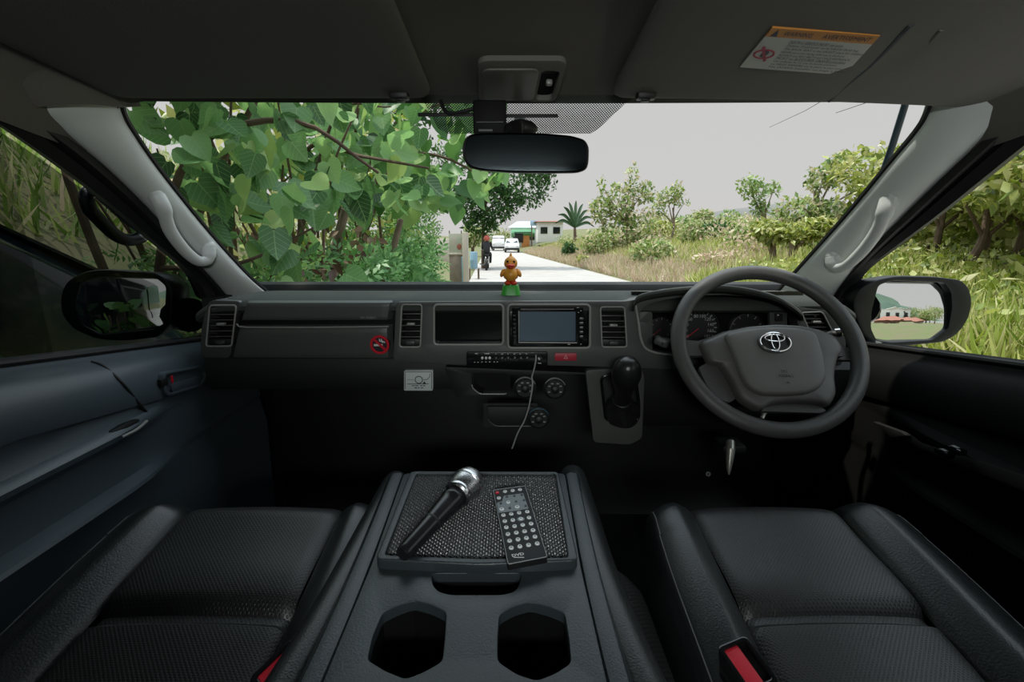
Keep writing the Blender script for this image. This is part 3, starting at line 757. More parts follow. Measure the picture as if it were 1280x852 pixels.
for px, py, a in ((722, 384, .005), (726, 388, .003), (723, 390, .003), (726, 429.5, .0025), (711, 429.8, .006)):
    MB().box(ff(*FX(px, py), .0034), (a, .0006, .0016)).done('stereo_print', M_WHITE, ST)

# ------------------------------------------------------------------ equaliser box, with its cable
EQ = thing('sound_equaliser', 'slim black equaliser box with a row of tiny knobs under the stereo', 'equaliser', ff(*FX(634, 456), 0))
MB().plate(rr(584, 438, 684, 457, 1.5), [], ff, .004, .016, .002).done('body', M_GLOSSBLK, EQ)
for px in (603.5, 608, 612.5):
    MB().lathe([(.0034, 0), (.0032, .004), (.002, .005), (0, .0052)], ff(*FX(px, 445), .016), (0, -1, 0), 14).done('equaliser_button', M_WHITE, EQ)
for px in (620, 627.5, 635, 643, 650.5, 658):
    k = MB().lathe([(.0052, 0), (.0048, .006), (.0035, .0075), (0, .0078)], ff(*FX(px, 445), .016), (0, -1, 0), 14).done('equaliser_knob', M_DARK, EQ)
    MB().box(ff(*FX(px + .6, 444.2), .0242), (.0014, .0006, .004), rot=Euler((0, rad(30), 0))).done('knob_pointer', mat('pointer_print', (.55, .50, .40), .5), k)
k = MB().lathe([(.0075, 0), (.007, .008), (.003, .009), (0, .009)], ff(*FX(674, 446), .016), (0, -1, 0), 18).done('volume_knob', M_DARK, EQ)
MB().box(ff(*FX(673, 445), .0254), (.003, .0006, .006), rot=Euler((0, rad(-30), 0))).done('knob_pointer', M_WHITE, k)
mb = MB()
for px, py, a in ((596, 439.8, .007), (609, 439.8, .013), (620, 440.2, .003), (628, 440.2, .005), (635, 440.2, .003), (643, 440.2, .004), (650, 440.2, .004), (658, 440.2, .004), (594, 450.5, .003), (598, 450.5, .003), (603, 450, .004), (608, 450, .004), (612.5, 450, .004), (618, 450, .003), (622, 450, .003), (674, 451.5, .009)):
    mb.box(ff(*FX(px, py), .0162), (a, .0005, .0016))
mb.done('panel_marking', M_WHITE, EQ)
cb = MB().tube(bez([ff(*FX(669.5, 441), .020), ff(*FX(669, 447), .026), ff(*FX(667, 458), .024), ff(*FX(664.5, 468), .020), ff(*FX(665, 476), .030), ff(*FX(661, 500), .034), ff(*FX(655, 520), .03), ff(*FX(647, 535), .03), ff(*FX(640, 556), .02)], 48), .0019, 8).done('audio_cable', mat('cable_grey', (.33, .33, .32), .4))
tag(cb, 'thin grey cable dangling from the equaliser box past the climate knobs', 'cable')

# ------------------------------------------------------------------ gear lever
gp = at(775, 515, Y=1.10); gk = at(783, 467, Y=1.01)
GL = thing('gear_lever', 'stubby black gear lever with round knob and wrinkled boot', 'gear lever', at(776, 522, Y=1.13))
axis = (gk - gp).normalized(); L = (gk - gp).length
mb = MB(); mb.lathe([(.0, -.03), (.02, -.03), (.021, 0), (.021, L * .55), (.024, L * .68), (.030, L * .82), (.0335, L * .95), (.034, L * 1.02), (.031, L * 1.14), (.023, L * 1.24), (.012, L * 1.29), (0, L * 1.30)], gp, axis, 32)
mb.done('knob', mat('knob_black', (.016, .016, .016), .28, bump=(500, .15)), GL)
# engraved shift pattern on the knob top
top = gk + axis * (L * .31); ux = Vector((1, 0, 0)); ux = (ux - axis * ux.dot(axis)).normalized(); uy = axis.cross(ux)
mb = MB()
tilt = Vector((0, -1, .9)).normalized()
ctr = gk + Vector((0, 0, 0)) + axis * (L * .02); cc = ctr + tilt * .0345
for txt, a, b in (('1', -.009, .007), ('3', 0, .007), ('5', .009, .007), ('2', -.009, -.007), ('4', 0, -.007), ('R', .009, -.007)):
    def frk(u, v, w_):
        d = (tilt + Vector((1, 0, 0)) * ((a + u) / .034) + tilt.cross(Vector((1, 0, 0))) * ((b + v) / .034)).normalized()
        return ctr + axis * (L * .04) + d * .0342
    text_into(mb, txt, .007, frk)
mb.done('shift_pattern', M_GREYP, GL, smooth=False)
rows = []
bc = at(776, 512, Y=1.14)
for i, (t, r) in enumerate([(0, .052), (.12, .050), (.28, .046), (.45, .036), (.6, .034), (.75, .026), (.9, .024), (1, .019)]):
    c = bc.lerp(gp + axis * L * .35, t); r_ = []
    for k in range(41):
        a = 2 * math.pi * k / 40; f = 1 + .20 * math.sin(a * 4 + i * .7) * (1 - t * .7) * math.sin(math.pi * min(1, t * 1.1 + .05))
        r_.append(c + ux * (r * f * math.cos(a)) + uy * (r * 1.1 * f * math.sin(a)))
    rows.append(r_)
MB().grid(rows).done('boot', mat('boot_vinyl', (.02, .02, .02), .3), GL)
MB().tube([gp + axis * (L * .33) + (ux * math.cos(a) + uy * math.sin(a)) * .0205 for a in np.linspace(0, 2 * math.pi, 25)[:-1]], .0035, 8, closed=True).done('boot_collar', M_DARK, GL)

# ------------------------------------------------------------------ steering column and wheel
WC = Vector((.541, .940, 1.3957)); WA = rad(37); WYAW = rad(-5.2); WR = .182
wn = Vector((math.sin(WYAW) * math.cos(WA), -math.cos(WYAW) * math.cos(WA), math.sin(WA))); wx = Vector((math.cos(WYAW), math.sin(WYAW), 0)); wy = wn.cross(wx)
def wl(px, py, off=0.):
    p = onplane(px, py, WC + wn * off, wn) - WC; return (p.dot(wx), p.dot(wy))
def wf(u, v, w_): return WC + wx * u + wy * v + wn * w_
SW = thing('steering_wheel', 'dark grey four spoke steering wheel with chrome oval emblem', 'steering wheel', WC - wn * .05)
mb = MB(); n = 96
rings = []
for k in range(n):
    a = 2 * math.pi * k / n; d = wx * math.cos(a) + wy * math.sin(a)
    mbr = [mb.bm.verts.new(WC + d * (WR + .0165 * math.cos(t)) + wn * (.0145 * math.sin(t) * (1 - .12 * math.cos(t)))) for t in np.linspace(0, 2 * math.pi, 19)[:-1]]
    rings.append(mbr)
for k in range(n):
    A, B = rings[k], rings[(k + 1) % n]
    for j in range(18): mb.bm.faces.new((A[j], A[(j + 1) % 18], B[(j + 1) % 18], B[j]))
mb.done('rim', M_STEER, SW)
ZH = -.006
def wpx(L): return [wl(px, py, ZH) for px, py in L]
LH = [(873, 459), (886, 452), (901, 455), (914, 477), (924, 495), (912, 503), (900, 499), (884, 482)]
RH = [(1047, 449), (1053, 445), (1070, 445), (1074, 452), (1076, 475), (1070, 491), (1048, 492), (1044, 486), (1045, 462)]
BH = [(952, 512), (962, 506), (990, 503), (1018, 502), (1030, 511), (1042, 519), (1038, 529), (1018, 536), (990, 537), (966, 530), (951, 519)]
TOPE = [(873, 426), (888, 421), (905, 414), (935, 408), (969, 405.5), (1000, 407), (1024, 412), (1046, 421), (1056, 434)]
outer = []
# hub plate outline: along the rim at the spokes, cut straight over the top between the upper spokes
a0 = math.atan2(*reversed(wl(868, 424, ZH))); a1 = math.atan2(*reversed(wl(1064, 432, ZH)))
tl = [wl(px, py, ZH) for px, py in TOPE]
aL = math.atan2(tl[0][1], tl[0][0]); aR = math.atan2(tl[-1][1], tl[-1][0])
if aL < 0: aL += 2 * math.pi
arc = [(.172 * math.cos(a), .172 * math.sin(a)) for a in np.linspace(aL, 2 * math.pi + aR, 60)]
outer = tl[::-1] + arc
MB().plate(outer, [roundpoly(wpx(LH), .006), roundpoly(wpx(RH), .008), roundpoly(wpx(BH), .008)], wf, -.018, ZH, .006, 3).done('spokes', M_STEER, SW)
# domed airbag cover with side shoulders
def dome(poly, h0, h1, inset, M, name, par):
    """pillow from a polygon: rings shrinking to the centre"""
    P = [Vector(p) for p in roundpoly(poly, .012, 5)]; c = sum(P, Vector((0, 0))) / len(P)
    mb = MB(); prev = None
    ringsv = []
    for s_, hh in ((1.0, 0), (1.0, .35), (.985, .7), (.955, .9), (.90, 1.0), (.7, 1.06), (.4, 1.1), (.1, 1.12)):
        ringsv.append([mb.bm.verts.new(wf(*(c + (p - c) * s_), h0 + (h1 - h0) * hh)) for p in P])
    for A, B in zip(ringsv, ringsv[1:]):
        for k in range(len(A)): mb.bm.faces.new((A[k], A[(k + 1) % len(A)], B[(k + 1) % len(A)], B[k]))
    mb.bm.faces.new(ringsv[-1])
    return mb.done(name, M, par, ang=50)
SH = [(874, 427), (888, 422), (906, 414), (935, 408), (969, 405), (1000, 406.5), (1023, 411), (1045, 421), (1055, 437), (1047, 447), (1043, 470), (1046, 492), (1038, 508), (1020, 503), (990, 502), (962, 505), (950, 514), (924, 499), (914, 477), (900, 455), (886, 453)]
dome([wl(px, py, .008) for px, py in SH], -.008, .016, .02, mat('wheel_shoulder', (.10, .098, .093), .45, bump=(700, .2)), 'hub_cover', SW)
PD = [(906, 415), (936, 409), (969, 406.5), (1000, 408), (1022, 413), (1031, 440), (1036, 470), (1028, 484), (1010, 491), (980, 493), (953, 492), (937, 484), (928, 470), (918, 443)]
pad = dome([wl(px, py, .030) for px, py in PD], .010, .030, .02, M_PAD, 'airbag_pad', SW)
# chrome three-oval emblem
EC = Vector(wl(968, 428, .034)); EH = .0335
er = ((wl(988, 428, .034)[0] - wl(948.5, 428, .034)[0]) / 2)
EM = MB().lathe([(1, 0), (1, .002), (.9, .003), (0, .003)], (0, 0, 0), (0, 0, 1), 40)
for v in EM.bm.verts: v.co = wf(EC.x + v.co.x * er * 1.06, EC.y + v.co.y * er * .76, EH - .001 + v.co.z * .6)
EM.done('emblem_recess', mat('emblem_recess', (.03, .03, .03), .4), SW)
mb = MB()
def oval(cx, cy, a, b, r=.0021): mb.tube([wf(EC.x + cx * er + a * er * math.cos(t), EC.y + cy * er + b * er * math.sin(t), EH + .003) for t in np.linspace(0, 2 * math.pi, 41)[:-1]], r, 8, closed=True)
oval(0, 0, .96, .66, .0024); oval(0, .28, .62, .24, .0020); oval(0, .02, .24, .58, .0020)
mb.done('emblem', M_CHROME, SW)
mb = MB()
for txt, px, py, s_ in (('SRS', 980, 464, .0085), ('AIRBAG', 982.5, 469.5, .0085), ('\u25B2', 985, 478, .004)):
    c = wl(px, py, .0335)
    if txt[0] != '\u25B2': text_into(mb, txt, s_, lambda u, v, w_: wf(c[0] + u, c[1] + v, .0339))
    else: mb.box(wf(c[0], c[1], .0339), (.005, .003, .0004), rot=Euler((WA, 0, 0)))
mb.done('airbag_lettering', M_BLACKP, SW, smooth=False)

SCL = thing('steering_column', 'black steering column shroud with stalks behind the wheel', 'steering column', WC - wn * .16)
mb = MB(); rows = []
for d, r in ((.035, .040), (.05, .052), (.09, .058), (.15, .062), (.24, .066)):
    c = WC - wn * d
    rows.append([c + wx * (r * 1.15 * math.copysign(abs(math.cos(a)) ** .6, math.cos(a))) + wy * (r * math.copysign(abs(math.sin(a)) ** .6, math.sin(a))) for a in np.linspace(0, 2 * math.pi, 33)])
MB().grid(rows).done('shroud', M_DARK, SCL)
lo = WC - wn * .09
mb = MB(); tipL = at(826, 427, Y=1.03); mb.tube(bez([lo - wx * .05 + wy * .03, lo.lerp(tipL, .7) + Vector((0, 0, .003)), tipL], 12), [.009] * 6 + [.010] * 3 + [.012] * (len(bez([lo, lo, tipL], 12)) - 9), 12)
mb.done('turn_signal_stalk', M_DARK, SCL)
MB().box(tipL + Vector((.002, 0, .0)), (.034, .022, .020), rot=Euler((0, rad(20), rad(-20))), bev=.006).done('stalk_tip', M_DASH, SCL)
tipR = at(1052, 413, Y=1.05)
MB().tube(bez([lo + wx * .05 + wy * .03, lo.lerp(tipR, .6), tipR], 12), .008, 12).done('wiper_stalk', M_DARK, SCL)
MB().lathe([(.0, 0), (.011, 0), (.011, .012), (.006, .016), (0, .016)], at(1043, 416, Y=1.03), (1, -.3, .2), 14).done('wiper_stalk_tip', M_CHROME, SCL)
q = MB().tube(bez([at(956, 508, Y=1.03), at(955, 516, Y=1.02), at(952, 523, Y=1.01)], 8), [.0065] * 5 + [.005] * 4, 10).done('tilt_lever', mat('lever_silver', (.45, .43, .38), .35, .6), SCL)
PB = thing('pedal_lever', 'short tapering silver lever hanging under the steering column', 'lever', at(912, 575, Y=1.08))
MB().tube([at(913, 552, Y=1.10), at(913, 562, Y=1.08), at(912, 575, Y=1.07), at(911, 586, Y=1.06), at(911, 593, Y=1.055)], [.011, .0115, .009, .006, .002], 14).done('blade', MATS['lever_silver'], PB)
MB().box(at(912, 556, Y=1.12), (.06, .06, .02), bev=.004).done('bracket', M_DARK, PB)
MB().lathe([(.003, 0), (.006, .0), (.006, .003), (.003, .003)], at(885, 592, Y=1.10), (0, -1, .2), 16).done('bolt', M_TRIMEDGE, PB)

# ------------------------------------------------------------------ stickers on the dash
NS = thing('no_smoking_sticker', 'round red no smoking sticker on the glovebox door', 'sticker', ff(*FX(476, 442), .009))
c = FX(476, 429.5); r = 12.2 / F * YF
def ffs(u, v, w_): return ff(c[0] + u * r, c[1] + v * r, .0092 + w_)
MB().plate(circ(0, 0, 1, 40), [], ffs, -.012, .0).done('disc', M_BLACKP, NS)
MB().plate(circ(0, 0, 1, 48), [circ(0, 0, .76, 48)], ffs, 0, .0012, .0003).done('ring', M_RED, NS)
MB().plate([(-.62, .06), (.30, .06), (.30, -.16), (-.62, -.16)], [], ffs, 0, .0005).done('cigarette', M_WHITE, NS)
mb = MB()
for dx in (0, .2):
    mb.plate([(p[0], p[1]) for p in [(-.05 + dx, .62), (.05 + dx, .62), (.06 + dx, .44), (.30 + dx, .36), (.40 + dx, .2), (.30 + dx, .18), (.22 + dx, .28), (-.04 + dx, .36)]], [], ffs, 0, .0005)
mb.done('smoke', M_WHITE, NS)
s45 = math.sin(rad(45)); MB().plate([(-.62, .44), (-.44, .62), (.62, -.44), (.44, -.62)], [], ffs, 0, .0010).done('slash', M_RED, NS)

GC = thing('card_sticker', 'small grey card with a circle drawing stuck on the lower dash', 'sticker', at(522.5, 487, Y=1.13))
ye = 1.128
def cx_(px, py): p = at(px, py, Y=ye); return (p.x, p.z)
def ffc(u, v, w_): return Vector((u, ye - w_, v))
MB().plate([cx_(*p) for p in rrect(505, 463, 541, 488, 1.6)], [], ffc, -.012, .0, .0004).done('card', M_CARD, GC)
mb = MB()
def ln(a, b, th=.0007):
    a, b = Vector(cx_(*a)), Vector(cx_(*b)); d = (b - a).normalized(); nn = Vector((-d.y, d.x)) * th
    mb.plate([tuple(a + nn), tuple(b + nn), tuple(b - nn), tuple(a - nn)], [], ffc, 0, .0004)
c = cx_(523.5, 474.5); r = 5.3 / F * ye
mb.plate([(c[0] + r * math.cos(a), c[1] + r * math.sin(a)) for a in np.linspace(0, 2 * math.pi, 33)[:-1]], [[(c[0] + r * .8 * math.cos(a), c[1] + r * .8 * math.sin(a)) for a in np.linspace(0, 2 * math.pi, 33)[:-1]]], ffc, 0, .0004)
mb.plate([cx_(528, 479.7), cx_(533, 479.7), cx_(530.5, 476.2)], [], ffc, 0, .0005)
ln((509, 479.6), (536, 479.6)); ln((529, 474.5), (534, 474)); ln((534, 474), (537, 471)); ln((537, 471), (537.6, 467)); ln((509, 474.4), (517.5, 474.6), .0004); ln((506.5, 465), (506.5, 486)); ln((506.5, 464.6), (539.5, 464.6)); ln((539.5, 465), (539.5, 486))
for a, b, y in ((515, 518, 481.8), (518.8, 523, 481.8), (525, 528, 481.8), (528.6, 531.5, 481.8), (518, 521.5, 484.5), (522.5, 524.5, 484.5), (526, 529, 484.5)): ln((a, y), (b, y), .0011)
mb.done('printed_drawing', M_BLACKP, GC, smooth=False)

# ------------------------------------------------------------------ duck toy on the dash
dk = at(638.5, 369.5, Y=1.20); dk.z = H - .1485; sc = 1.2 / F
DK = thing('duck_figurine', 'orange toy duck with red bill on a green base on the dashboard', 'toy', dk)
dz = lambda v: dk + Vector((0, 0, v))
mG = mat('toy_green', (.035, .30, .03), .4); mO = mat('toy_orange', (.78, .36, .04), .4, var=(30, (.66, .26, .03))); mR = mat('toy_red', (.62, .045, .015), .35); mK = mat('toy_black', (.01, .008, .006), .2)
MB().plate(rrect(-.026, -.020, .026, .020, .014), [rrect(-.016, -.013, .016, -.002, .004)], lambda u, v, w_: dz(0) + Vector((u * (1 - w_ * 8), v * (1 - w_ * 8), w_)), 0, .026, .003).done('base', mG, DK)
MB().box(dz(.018) + Vector((0, -.007, 0)), (.034, .014, .008)).done('solar_cell', mK, DK)
mb = MB(); mb.ell(dz(.031) + Vector((-.008, -.002, 0)), (.009, .012, .006)).ell(dz(.031) + Vector((.008, -.002, 0)), (.009, .012, .006)); mb.lathe([(.0, 0), (.007, 0), (.006, .012), (0, .012)], dz(.030) + Vector((-.006, 0, 0)), (0, 0, 1), 12); mb.lathe([(.0, 0), (.007, 0), (.006, .012), (0, .012)], dz(.030) + Vector((.006, 0, 0)), (0, 0, 1), 12); mb.done('feet', mR, DK)
mb = MB(); mb.lathe([(0, 0), (.010, .001), (.018, .008), (.0205, .017), (.018, .026), (.012, .033), (.008, .037), (0, .038)], dz(.036), (0, 0, 1), 24); mb.done('body', mO, DK)
for s_ in (-1, 1):
    MB().ell(dz(.056) + Vector((s_ * .021, 0, .001)), (.006, .010, .012), rot=Euler((0, rad(-25 * s_), 0))).done('wing', mO, DK)
mb = MB(); mb.lathe([(0, 0), (.010, .002), (.0165, .009), (.0175, .016), (.0155, .024), (.010, .030), (.004, .034), (.002, .041), (0, .043)], dz(.066), (0, .03, 1), 24); hd = mb.done('head', mO, DK)
for s_ in (-1, 1): MB().ell(dz(.087) + Vector((s_ * .0085, -.0145, 0)), (.0028, .002, .0034)).done('eye', mK, DK)
mb = MB(); mb.ell(dz(.077) + Vector((0, -.0185, 0)), (.0115, .010, .0042)).ell(dz(.0725) + Vector((0, -.017, 0)), (.0085, .008, .004)); mb.done('bill', mR, DK)

# ================================================================== overhead things
def hy(py, y): return at(640, py, Y=y).z - H
# sun visors
def visor(name, label, x0, x1, ya, yb, za, zb, dropr, M, groove=None, notch=None):
    v = thing(name, label, 'sun visor', R((x0 + x1) / 2, ya, za + .03))
    rows_t, rows_b = [], []
    nu, nv = 60, 30
    def pt(u, vv, side):
        # superellipse rounded rectangle, pillow thickness
        x = x0 + (x1 - x0) * (u + 1) / 2; y = ya + (yb - ya) * (vv + 1) / 2
        z = za + (zb - za) * (vv + 1) / 2 - dropr * max(0, (u + 1) / 2) ** 2 * (1 - (vv + 1) / 2)
        t = .011 * (max(0, 1 - abs(u) ** 14) * max(0, 1 - abs(vv) ** 8)) ** .5
        g = 0
        if groove and side < 0:
            gx = groove(vv); d = abs(x - gx)
            g = .004 * math.exp(-(d / .006) ** 2)
        return R(x, y, z + side * t + g)
    def mapc(u, vv):
        # square -> rounded corners
        r = .28 if True else 0
        return u, vv
    us = np.sin(np.linspace(-math.pi / 2, math.pi / 2, nu)); vs = np.sin(np.linspace(-math.pi / 2, math.pi / 2, nv))
    def rc(u, vv):
        # pull corners in to make them round (corner radius about .05 m)
        ax, ay = (x1 - x0) / 2, abs(yb - ya) / 2; rr_ = .05
        X, Y_ = abs(u) * ax, abs(vv) * ay
        if X > ax - rr_ and Y_ > ay - rr_:
            dx, dy = X - (ax - rr_), Y_ - (ay - rr_); m = max(dx, dy); L_ = math.hypot(dx, dy)
            if L_ > 1e-9: k = m / L_; X, Y_ = ax - rr_ + dx * k, ay - rr_ + dy * k
        return math.copysign(X / ax, u), math.copysign(Y_ / ay, vv)
    mb = MB()
    for side in (-1, 1):
        mb.grid([[pt(*rc(u, vv), side) for u in us] for vv in vs])
    bmesh.ops.remove_doubles(mb.bm, verts=mb.bm.verts[:], dist=.0004)
    mb.done('pad', M, v, ang=60)
    return v, pt
VLft, _ = visor('sun_visor', 'beige sun visor folded up over the passenger side of the windscreen', -.76, -.150, .958, .55, .263, .306, 0., M_VISOR)
gro = lambda vv: at(1034, 128, Y=.95).x + (vv + 1) / 2 * (at(1140, 28, Y=.74).x - at(1034, 128, Y=.95).x)
VRgt, ptR = visor('sun_visor', 'grey sun visor with warning label folded up over the driver side', 0.185, .90, .958, .55, .263, .306, .018, M_VISOR, groove=gro)
for V_, px, nm in ((VLft, 499, 'hook'), (VRgt, 808, 'hook')):
    c = at(px, 112, Y=.925); c.z = H + .2545
    MB().box(c + Vector((0, .0, .002)), (.036, .024, .016), bev=.005).box(c + Vector((0, .004, -.004)), (.016, .02, .010), bev=.003).done('visor_clip', M_DARK, V_)
# dark seam of the pivot sleeve on the driver visor and its light ridge
def vis_pt(px, py, off=.0125):
    n = Vector((0, .1155, 1)).normalized(); 
    return onplane(px, py, R(.5, .754, .2845 - .008), Vector((0, (.306 - .263), .408)).normalized()) - Vector((0, 0, off))
MB().tube([vis_pt(*p, .0030) for p in bez([Vector((1037, 123)), Vector((1060, 102)), Vector((1095, 72)), Vector((1140, 26))], 16)], .0045, 8).done('sleeve_seam', M_VISORD, VRgt)
MB().tube([vis_pt(*p, .0015) for p in bez([Vector((1070, 122)), Vector((1100, 100)), Vector((1140, 72)), Vector((1178, 34))], 16)], .004, 8).done('sleeve_ridge', M_VISOR, VRgt)
# warning label on the driver visor
WL = thing('warning_label', 'cream airbag warning label with orange header on the driver visor', 'label', vis_pt(1010, 60))
A, B, C_, D_ = [vis_pt(*p, .0058) for p in ((966, 29), (1101, 39), (1056, 89), (925, 79))]
def lab(u, v, w_): # u,v in 0..1 from top-left
    return A.lerp(B, u).lerp(D_.lerp(C_, u), v) - Vector((0, 0, w_))
MB().plate([(0, .19), (1, .19), (1, 1), (0, 1)], [], lab, -.004, .0).done('paper', mat('label_paper', (.62, .62, .58), .6), WL, smooth=False)
MB().plate([(0, 0), (1, 0), (1, .19), (0, .19)], [], lab, -.004, .0).done('header', mat('label_orange', (.72, .30, .06), .6), WL, smooth=False)
mb = MB()
def ltext(txt, u0, u1, v, h):
    """one line of print stretched between u0 and u1"""
    t = MB(); text_into(t, txt, 1.0, lambda a, b, w_: Vector((a, b, 0)), align='LEFT')
    xs = [q.co.x for q in t.bm.verts]; a0_, a1_ = min(xs), max(xs)
    for q in t.bm.verts: q.co = lab(u0 + (q.co.x - a0_) / (a1_ - a0_) * (u1 - u0), v - q.co.y * h, .0005)
    mb.add(t.bm)
asp = (A - B).length / (A - D_).length
ltext('WARNING', .14, .40, .10, .14); ltext('AVERTISSEMENT', .50, .95, .10, .14)
mb.plate([(.04, .17), (.10, .17), (.07, .03)], [], lab, 0, .0005)
for k, (t, h) in enumerate((('DEATH or SERIOUS INJURY can occur', .085), ('Children 12 and under can be killed by the air bag.', .062), ('The BACK SEAT is the SAFEST place for children.', .062), ('NEVER put a rear-facing child seat in the front.', .062), ('ALWAYS use SEAT BELTS and CHILD RESTRAINTS.', .062), ('MORT ou BLESSURES GRAVES possibles', .085), ('Les enfants de 12 ans et moins peuvent', .062), ('Le SIEGE ARRIERE est la place la plus sure.', .062), ('Ne JAMAIS installer un siege a l\'avant.', .062))):
    ltext(t, .25, .25 + (.50 if h > .07 else .60) + .08 * (k % 3), .27 + k * .08, h * 1.15)
mb.done('printed_text', mat('label_ink', (.03, .03, .07), .6), WL, smooth=False)
mb = MB()
ring = lambda k: [(.115 + k * .095 * math.cos(a), .60 + k * .095 * asp * .86 * math.sin(a)) for a in np.linspace(0, 2 * math.pi, 33)[:-1]]
mb.plate(ring(1), [ring(.82)], lab, 0, .0007)
mb.plate([(.05, .44), (.07, .41), (.18, .76), (.16, .79)], [], lab, 0, .0007)
mb.done('prohibition_ring', mat('label_red', (.42, .02, .06), .6), WL, smooth=False)
MB().plate([(.09, .66), (.10, .52), (.125, .48), (.15, .55), (.14, .68)], [], lab, 0, .0006).done('pictogram', MATS['label_ink'], WL, smooth=False)

# dome lamp
DL = thing('dome_lamp', 'flat oblong dome lamp on the headliner above the mirror', 'lamp', R(.02, .88, .28))
def dom(px, py):
    return onplane(px, py, R(0, .85, head_z(.85) - .0), Vector((0, .052, .27)).normalized())
cA, cB, cC, cD = dom(597, 69), dom(710, 69), dom(708, 122), dom(599, 122)
dn = (cB - cA).cross(cD - cA).normalized(); dn = dn if dn.z < 0 else -dn
du = (cB - cA).normalized(); dv = (cD - cA).normalized(); dW, dHh = (cB - cA).length, (cD - cA).length
def dfr(u, v, w_): return cA + du * u + dv * v + dn * w_
MB().plate(rrect(0, 0, dW, dHh, .018), [rrect(dW * .735, dHh * .22, dW * .945, dHh * .94, .010)], dfr, -.006, .009, .005, 4).done('housing', M_VISOR, DL)
MB().plate(rrect(dW * .05, dHh * .16, dW * .70, dHh * .92, .012), [], dfr, .006, .0115, .003).done('lens', mat('lamp_lens', (.16, .15, .135), .4), DL)
MB().plate(rrect(dW * .72, dHh * .20, dW * .955, dHh * .96, .010), [], dfr, -.006, -.001).done('switch_recess', M_VENT, DL)
MB().box(dfr(dW * .86, dHh * .55, .004), (.012, .012, .010), bev=.003).done('switch', M_TRIMEDGE, DL)

# lamp added on the unseen cabin ceiling to brighten the dash
RL = thing('cabin_lamp', 'oblong lit ceiling lamp in the rear cabin of the van', 'lamp', R(.02, -.9, CEIL))
MB().plate(rrect(-.30, -.14, .30, .14, .04), [], lambda u, v, w_: R(.02 + u, -.9 + v, CEIL - w_), -.005, .03, .008).done('housing', M_VISOR, RL)
MB().plate(rrect(-.26, -.11, .26, .11, .03), [], lambda u, v, w_: R(.02 + u, -.9 + v, CEIL - w_), .028, .034, .002).done('lens', mat('lit_lens', (.8, .8, .78), .4, emit=((1, .97, .92), 3.)), RL)
ld = bpy.data.lights.new('cabin_lamp_light', 'AREA'); ld.shape = 'RECTANGLE'; ld.size = .5; ld.size_y = .2; ld.energy = FILL_LAMP_W; ld.color = (.95, 1, .98)
lo_ = bpy.data.objects.new('cabin_lamp_light', ld); COL.objects.link(lo_); lo_.parent = RL; lo_.location = (0, 0, -.045)
lo_.rotation_euler = (rad(38), 0, 0)

# interior mirror
MR = thing('interior_mirror', 'dark rounded rear view mirror hanging in the windscreen centre', 'mirror', at(656, 160, Y=.90))
YM = .80
mc = at(656, 191, Y=YM)
def mfr(u, v, w_): return mc + Vector((u, -w_, v))
mo = [(at(px, py, Y=YM).x - mc.x, at(px, py, Y=YM).z - mc.z) for px, py in [(578, 186), (580, 175), (587, 168.5), (600, 166.5), (640, 166), (680, 167), (715, 170), (731, 175), (736, 184), (735.5, 203), (733, 212), (722, 216), (690, 216.5), (640, 216), (600, 213), (586, 209), (579, 199)]]
mo = roundpoly(mo, .01, 3)
mi = [(p[0] * .965, p[1] * .90) for p in mo]
rows = []
for s_, wv in ((.55, -.030), (.80, -.027), (.95, -.018), (1.0, -.004), (1.0, .002), (.985, .005), (.965, .004)):
    rows.append([mfr(p[0] * s_, p[1] * s_, wv) for p in mo + mo[:1]])
mb = MB().grid(rows); mb.bm.faces.new([mb.bm.verts.new(mfr(p[0] * .55, p[1] * .55, -.030)) for p in mo]); mb.done('housing', M_DARK, MR)
def mtl(u, v, w_): return mfr(u, v, w_ + v * .0)
MB().plate(mi, [], mtl, .0, .003).done('glass', M_DARKMIRROR, MR)
MB().tube([mc + Vector((-.01, .03, .02)), mc + Vector((-.013, .06, .055)), at(650, 158, Y=.93), ws(650, 150, -.01)], [.009, .010, .012, .012], 12).done('stem', M_DARK, MR)
MB().ell(at(651, 161, Y=.92), (.032, .02, .016)).done('mount', M_DARK, MR)
# toll tag box with two wiry arms
TB = thing('windscreen_sensor_box', 'black box with two thin side bars on the windscreen above the mirror', 'device', at(612, 128, Y=.94))
b0, b1 = at(591, 125, Y=.93), at(633, 167, Y=.93)
mid = (b0 + b1) / 2
MB().box(mid + Vector((0, .008, .0)), (b1.x - b0.x, .022, abs(b1.z - b0.z)), bev=.003).done('case', mat('sensor_case', (.006, .006, .006), .6, spec=.2), TB)
MB().box(mid + Vector((0, -.004, -.010)), ((b1.x - b0.x) * .8, .003, .0015)).done('case_line', M_DASH, TB)
MB().box(mid + Vector((-.008, -.0035, -.024)), (.026, .001, .0035)).done('case_marking', mat('faint_print', (.12, .12, .12), .5), TB)
MB().box((at(560, 143, Y=.945) + at(592, 143.5, Y=.945)) / 2 + Vector((-.028, 0, 0)), (.108, .004, .0062), bev=.001).done('side_bar', M_RUBBER, TB)
MB().box((at(633, 144.5, Y=.945) + at(694, 145, Y=.945)) / 2, (.104, .004, .0062), bev=.001).done('side_bar', M_RUBBER, TB)
MB().tube(bez([at(551, 126, Y=.955), at(556, 138, Y=.945), at(565, 142, Y=.94), at(580, 139, Y=.935), at(592, 136, Y=.935)], 16), .0035, 8).done('wire', M_RUBBER, TB)

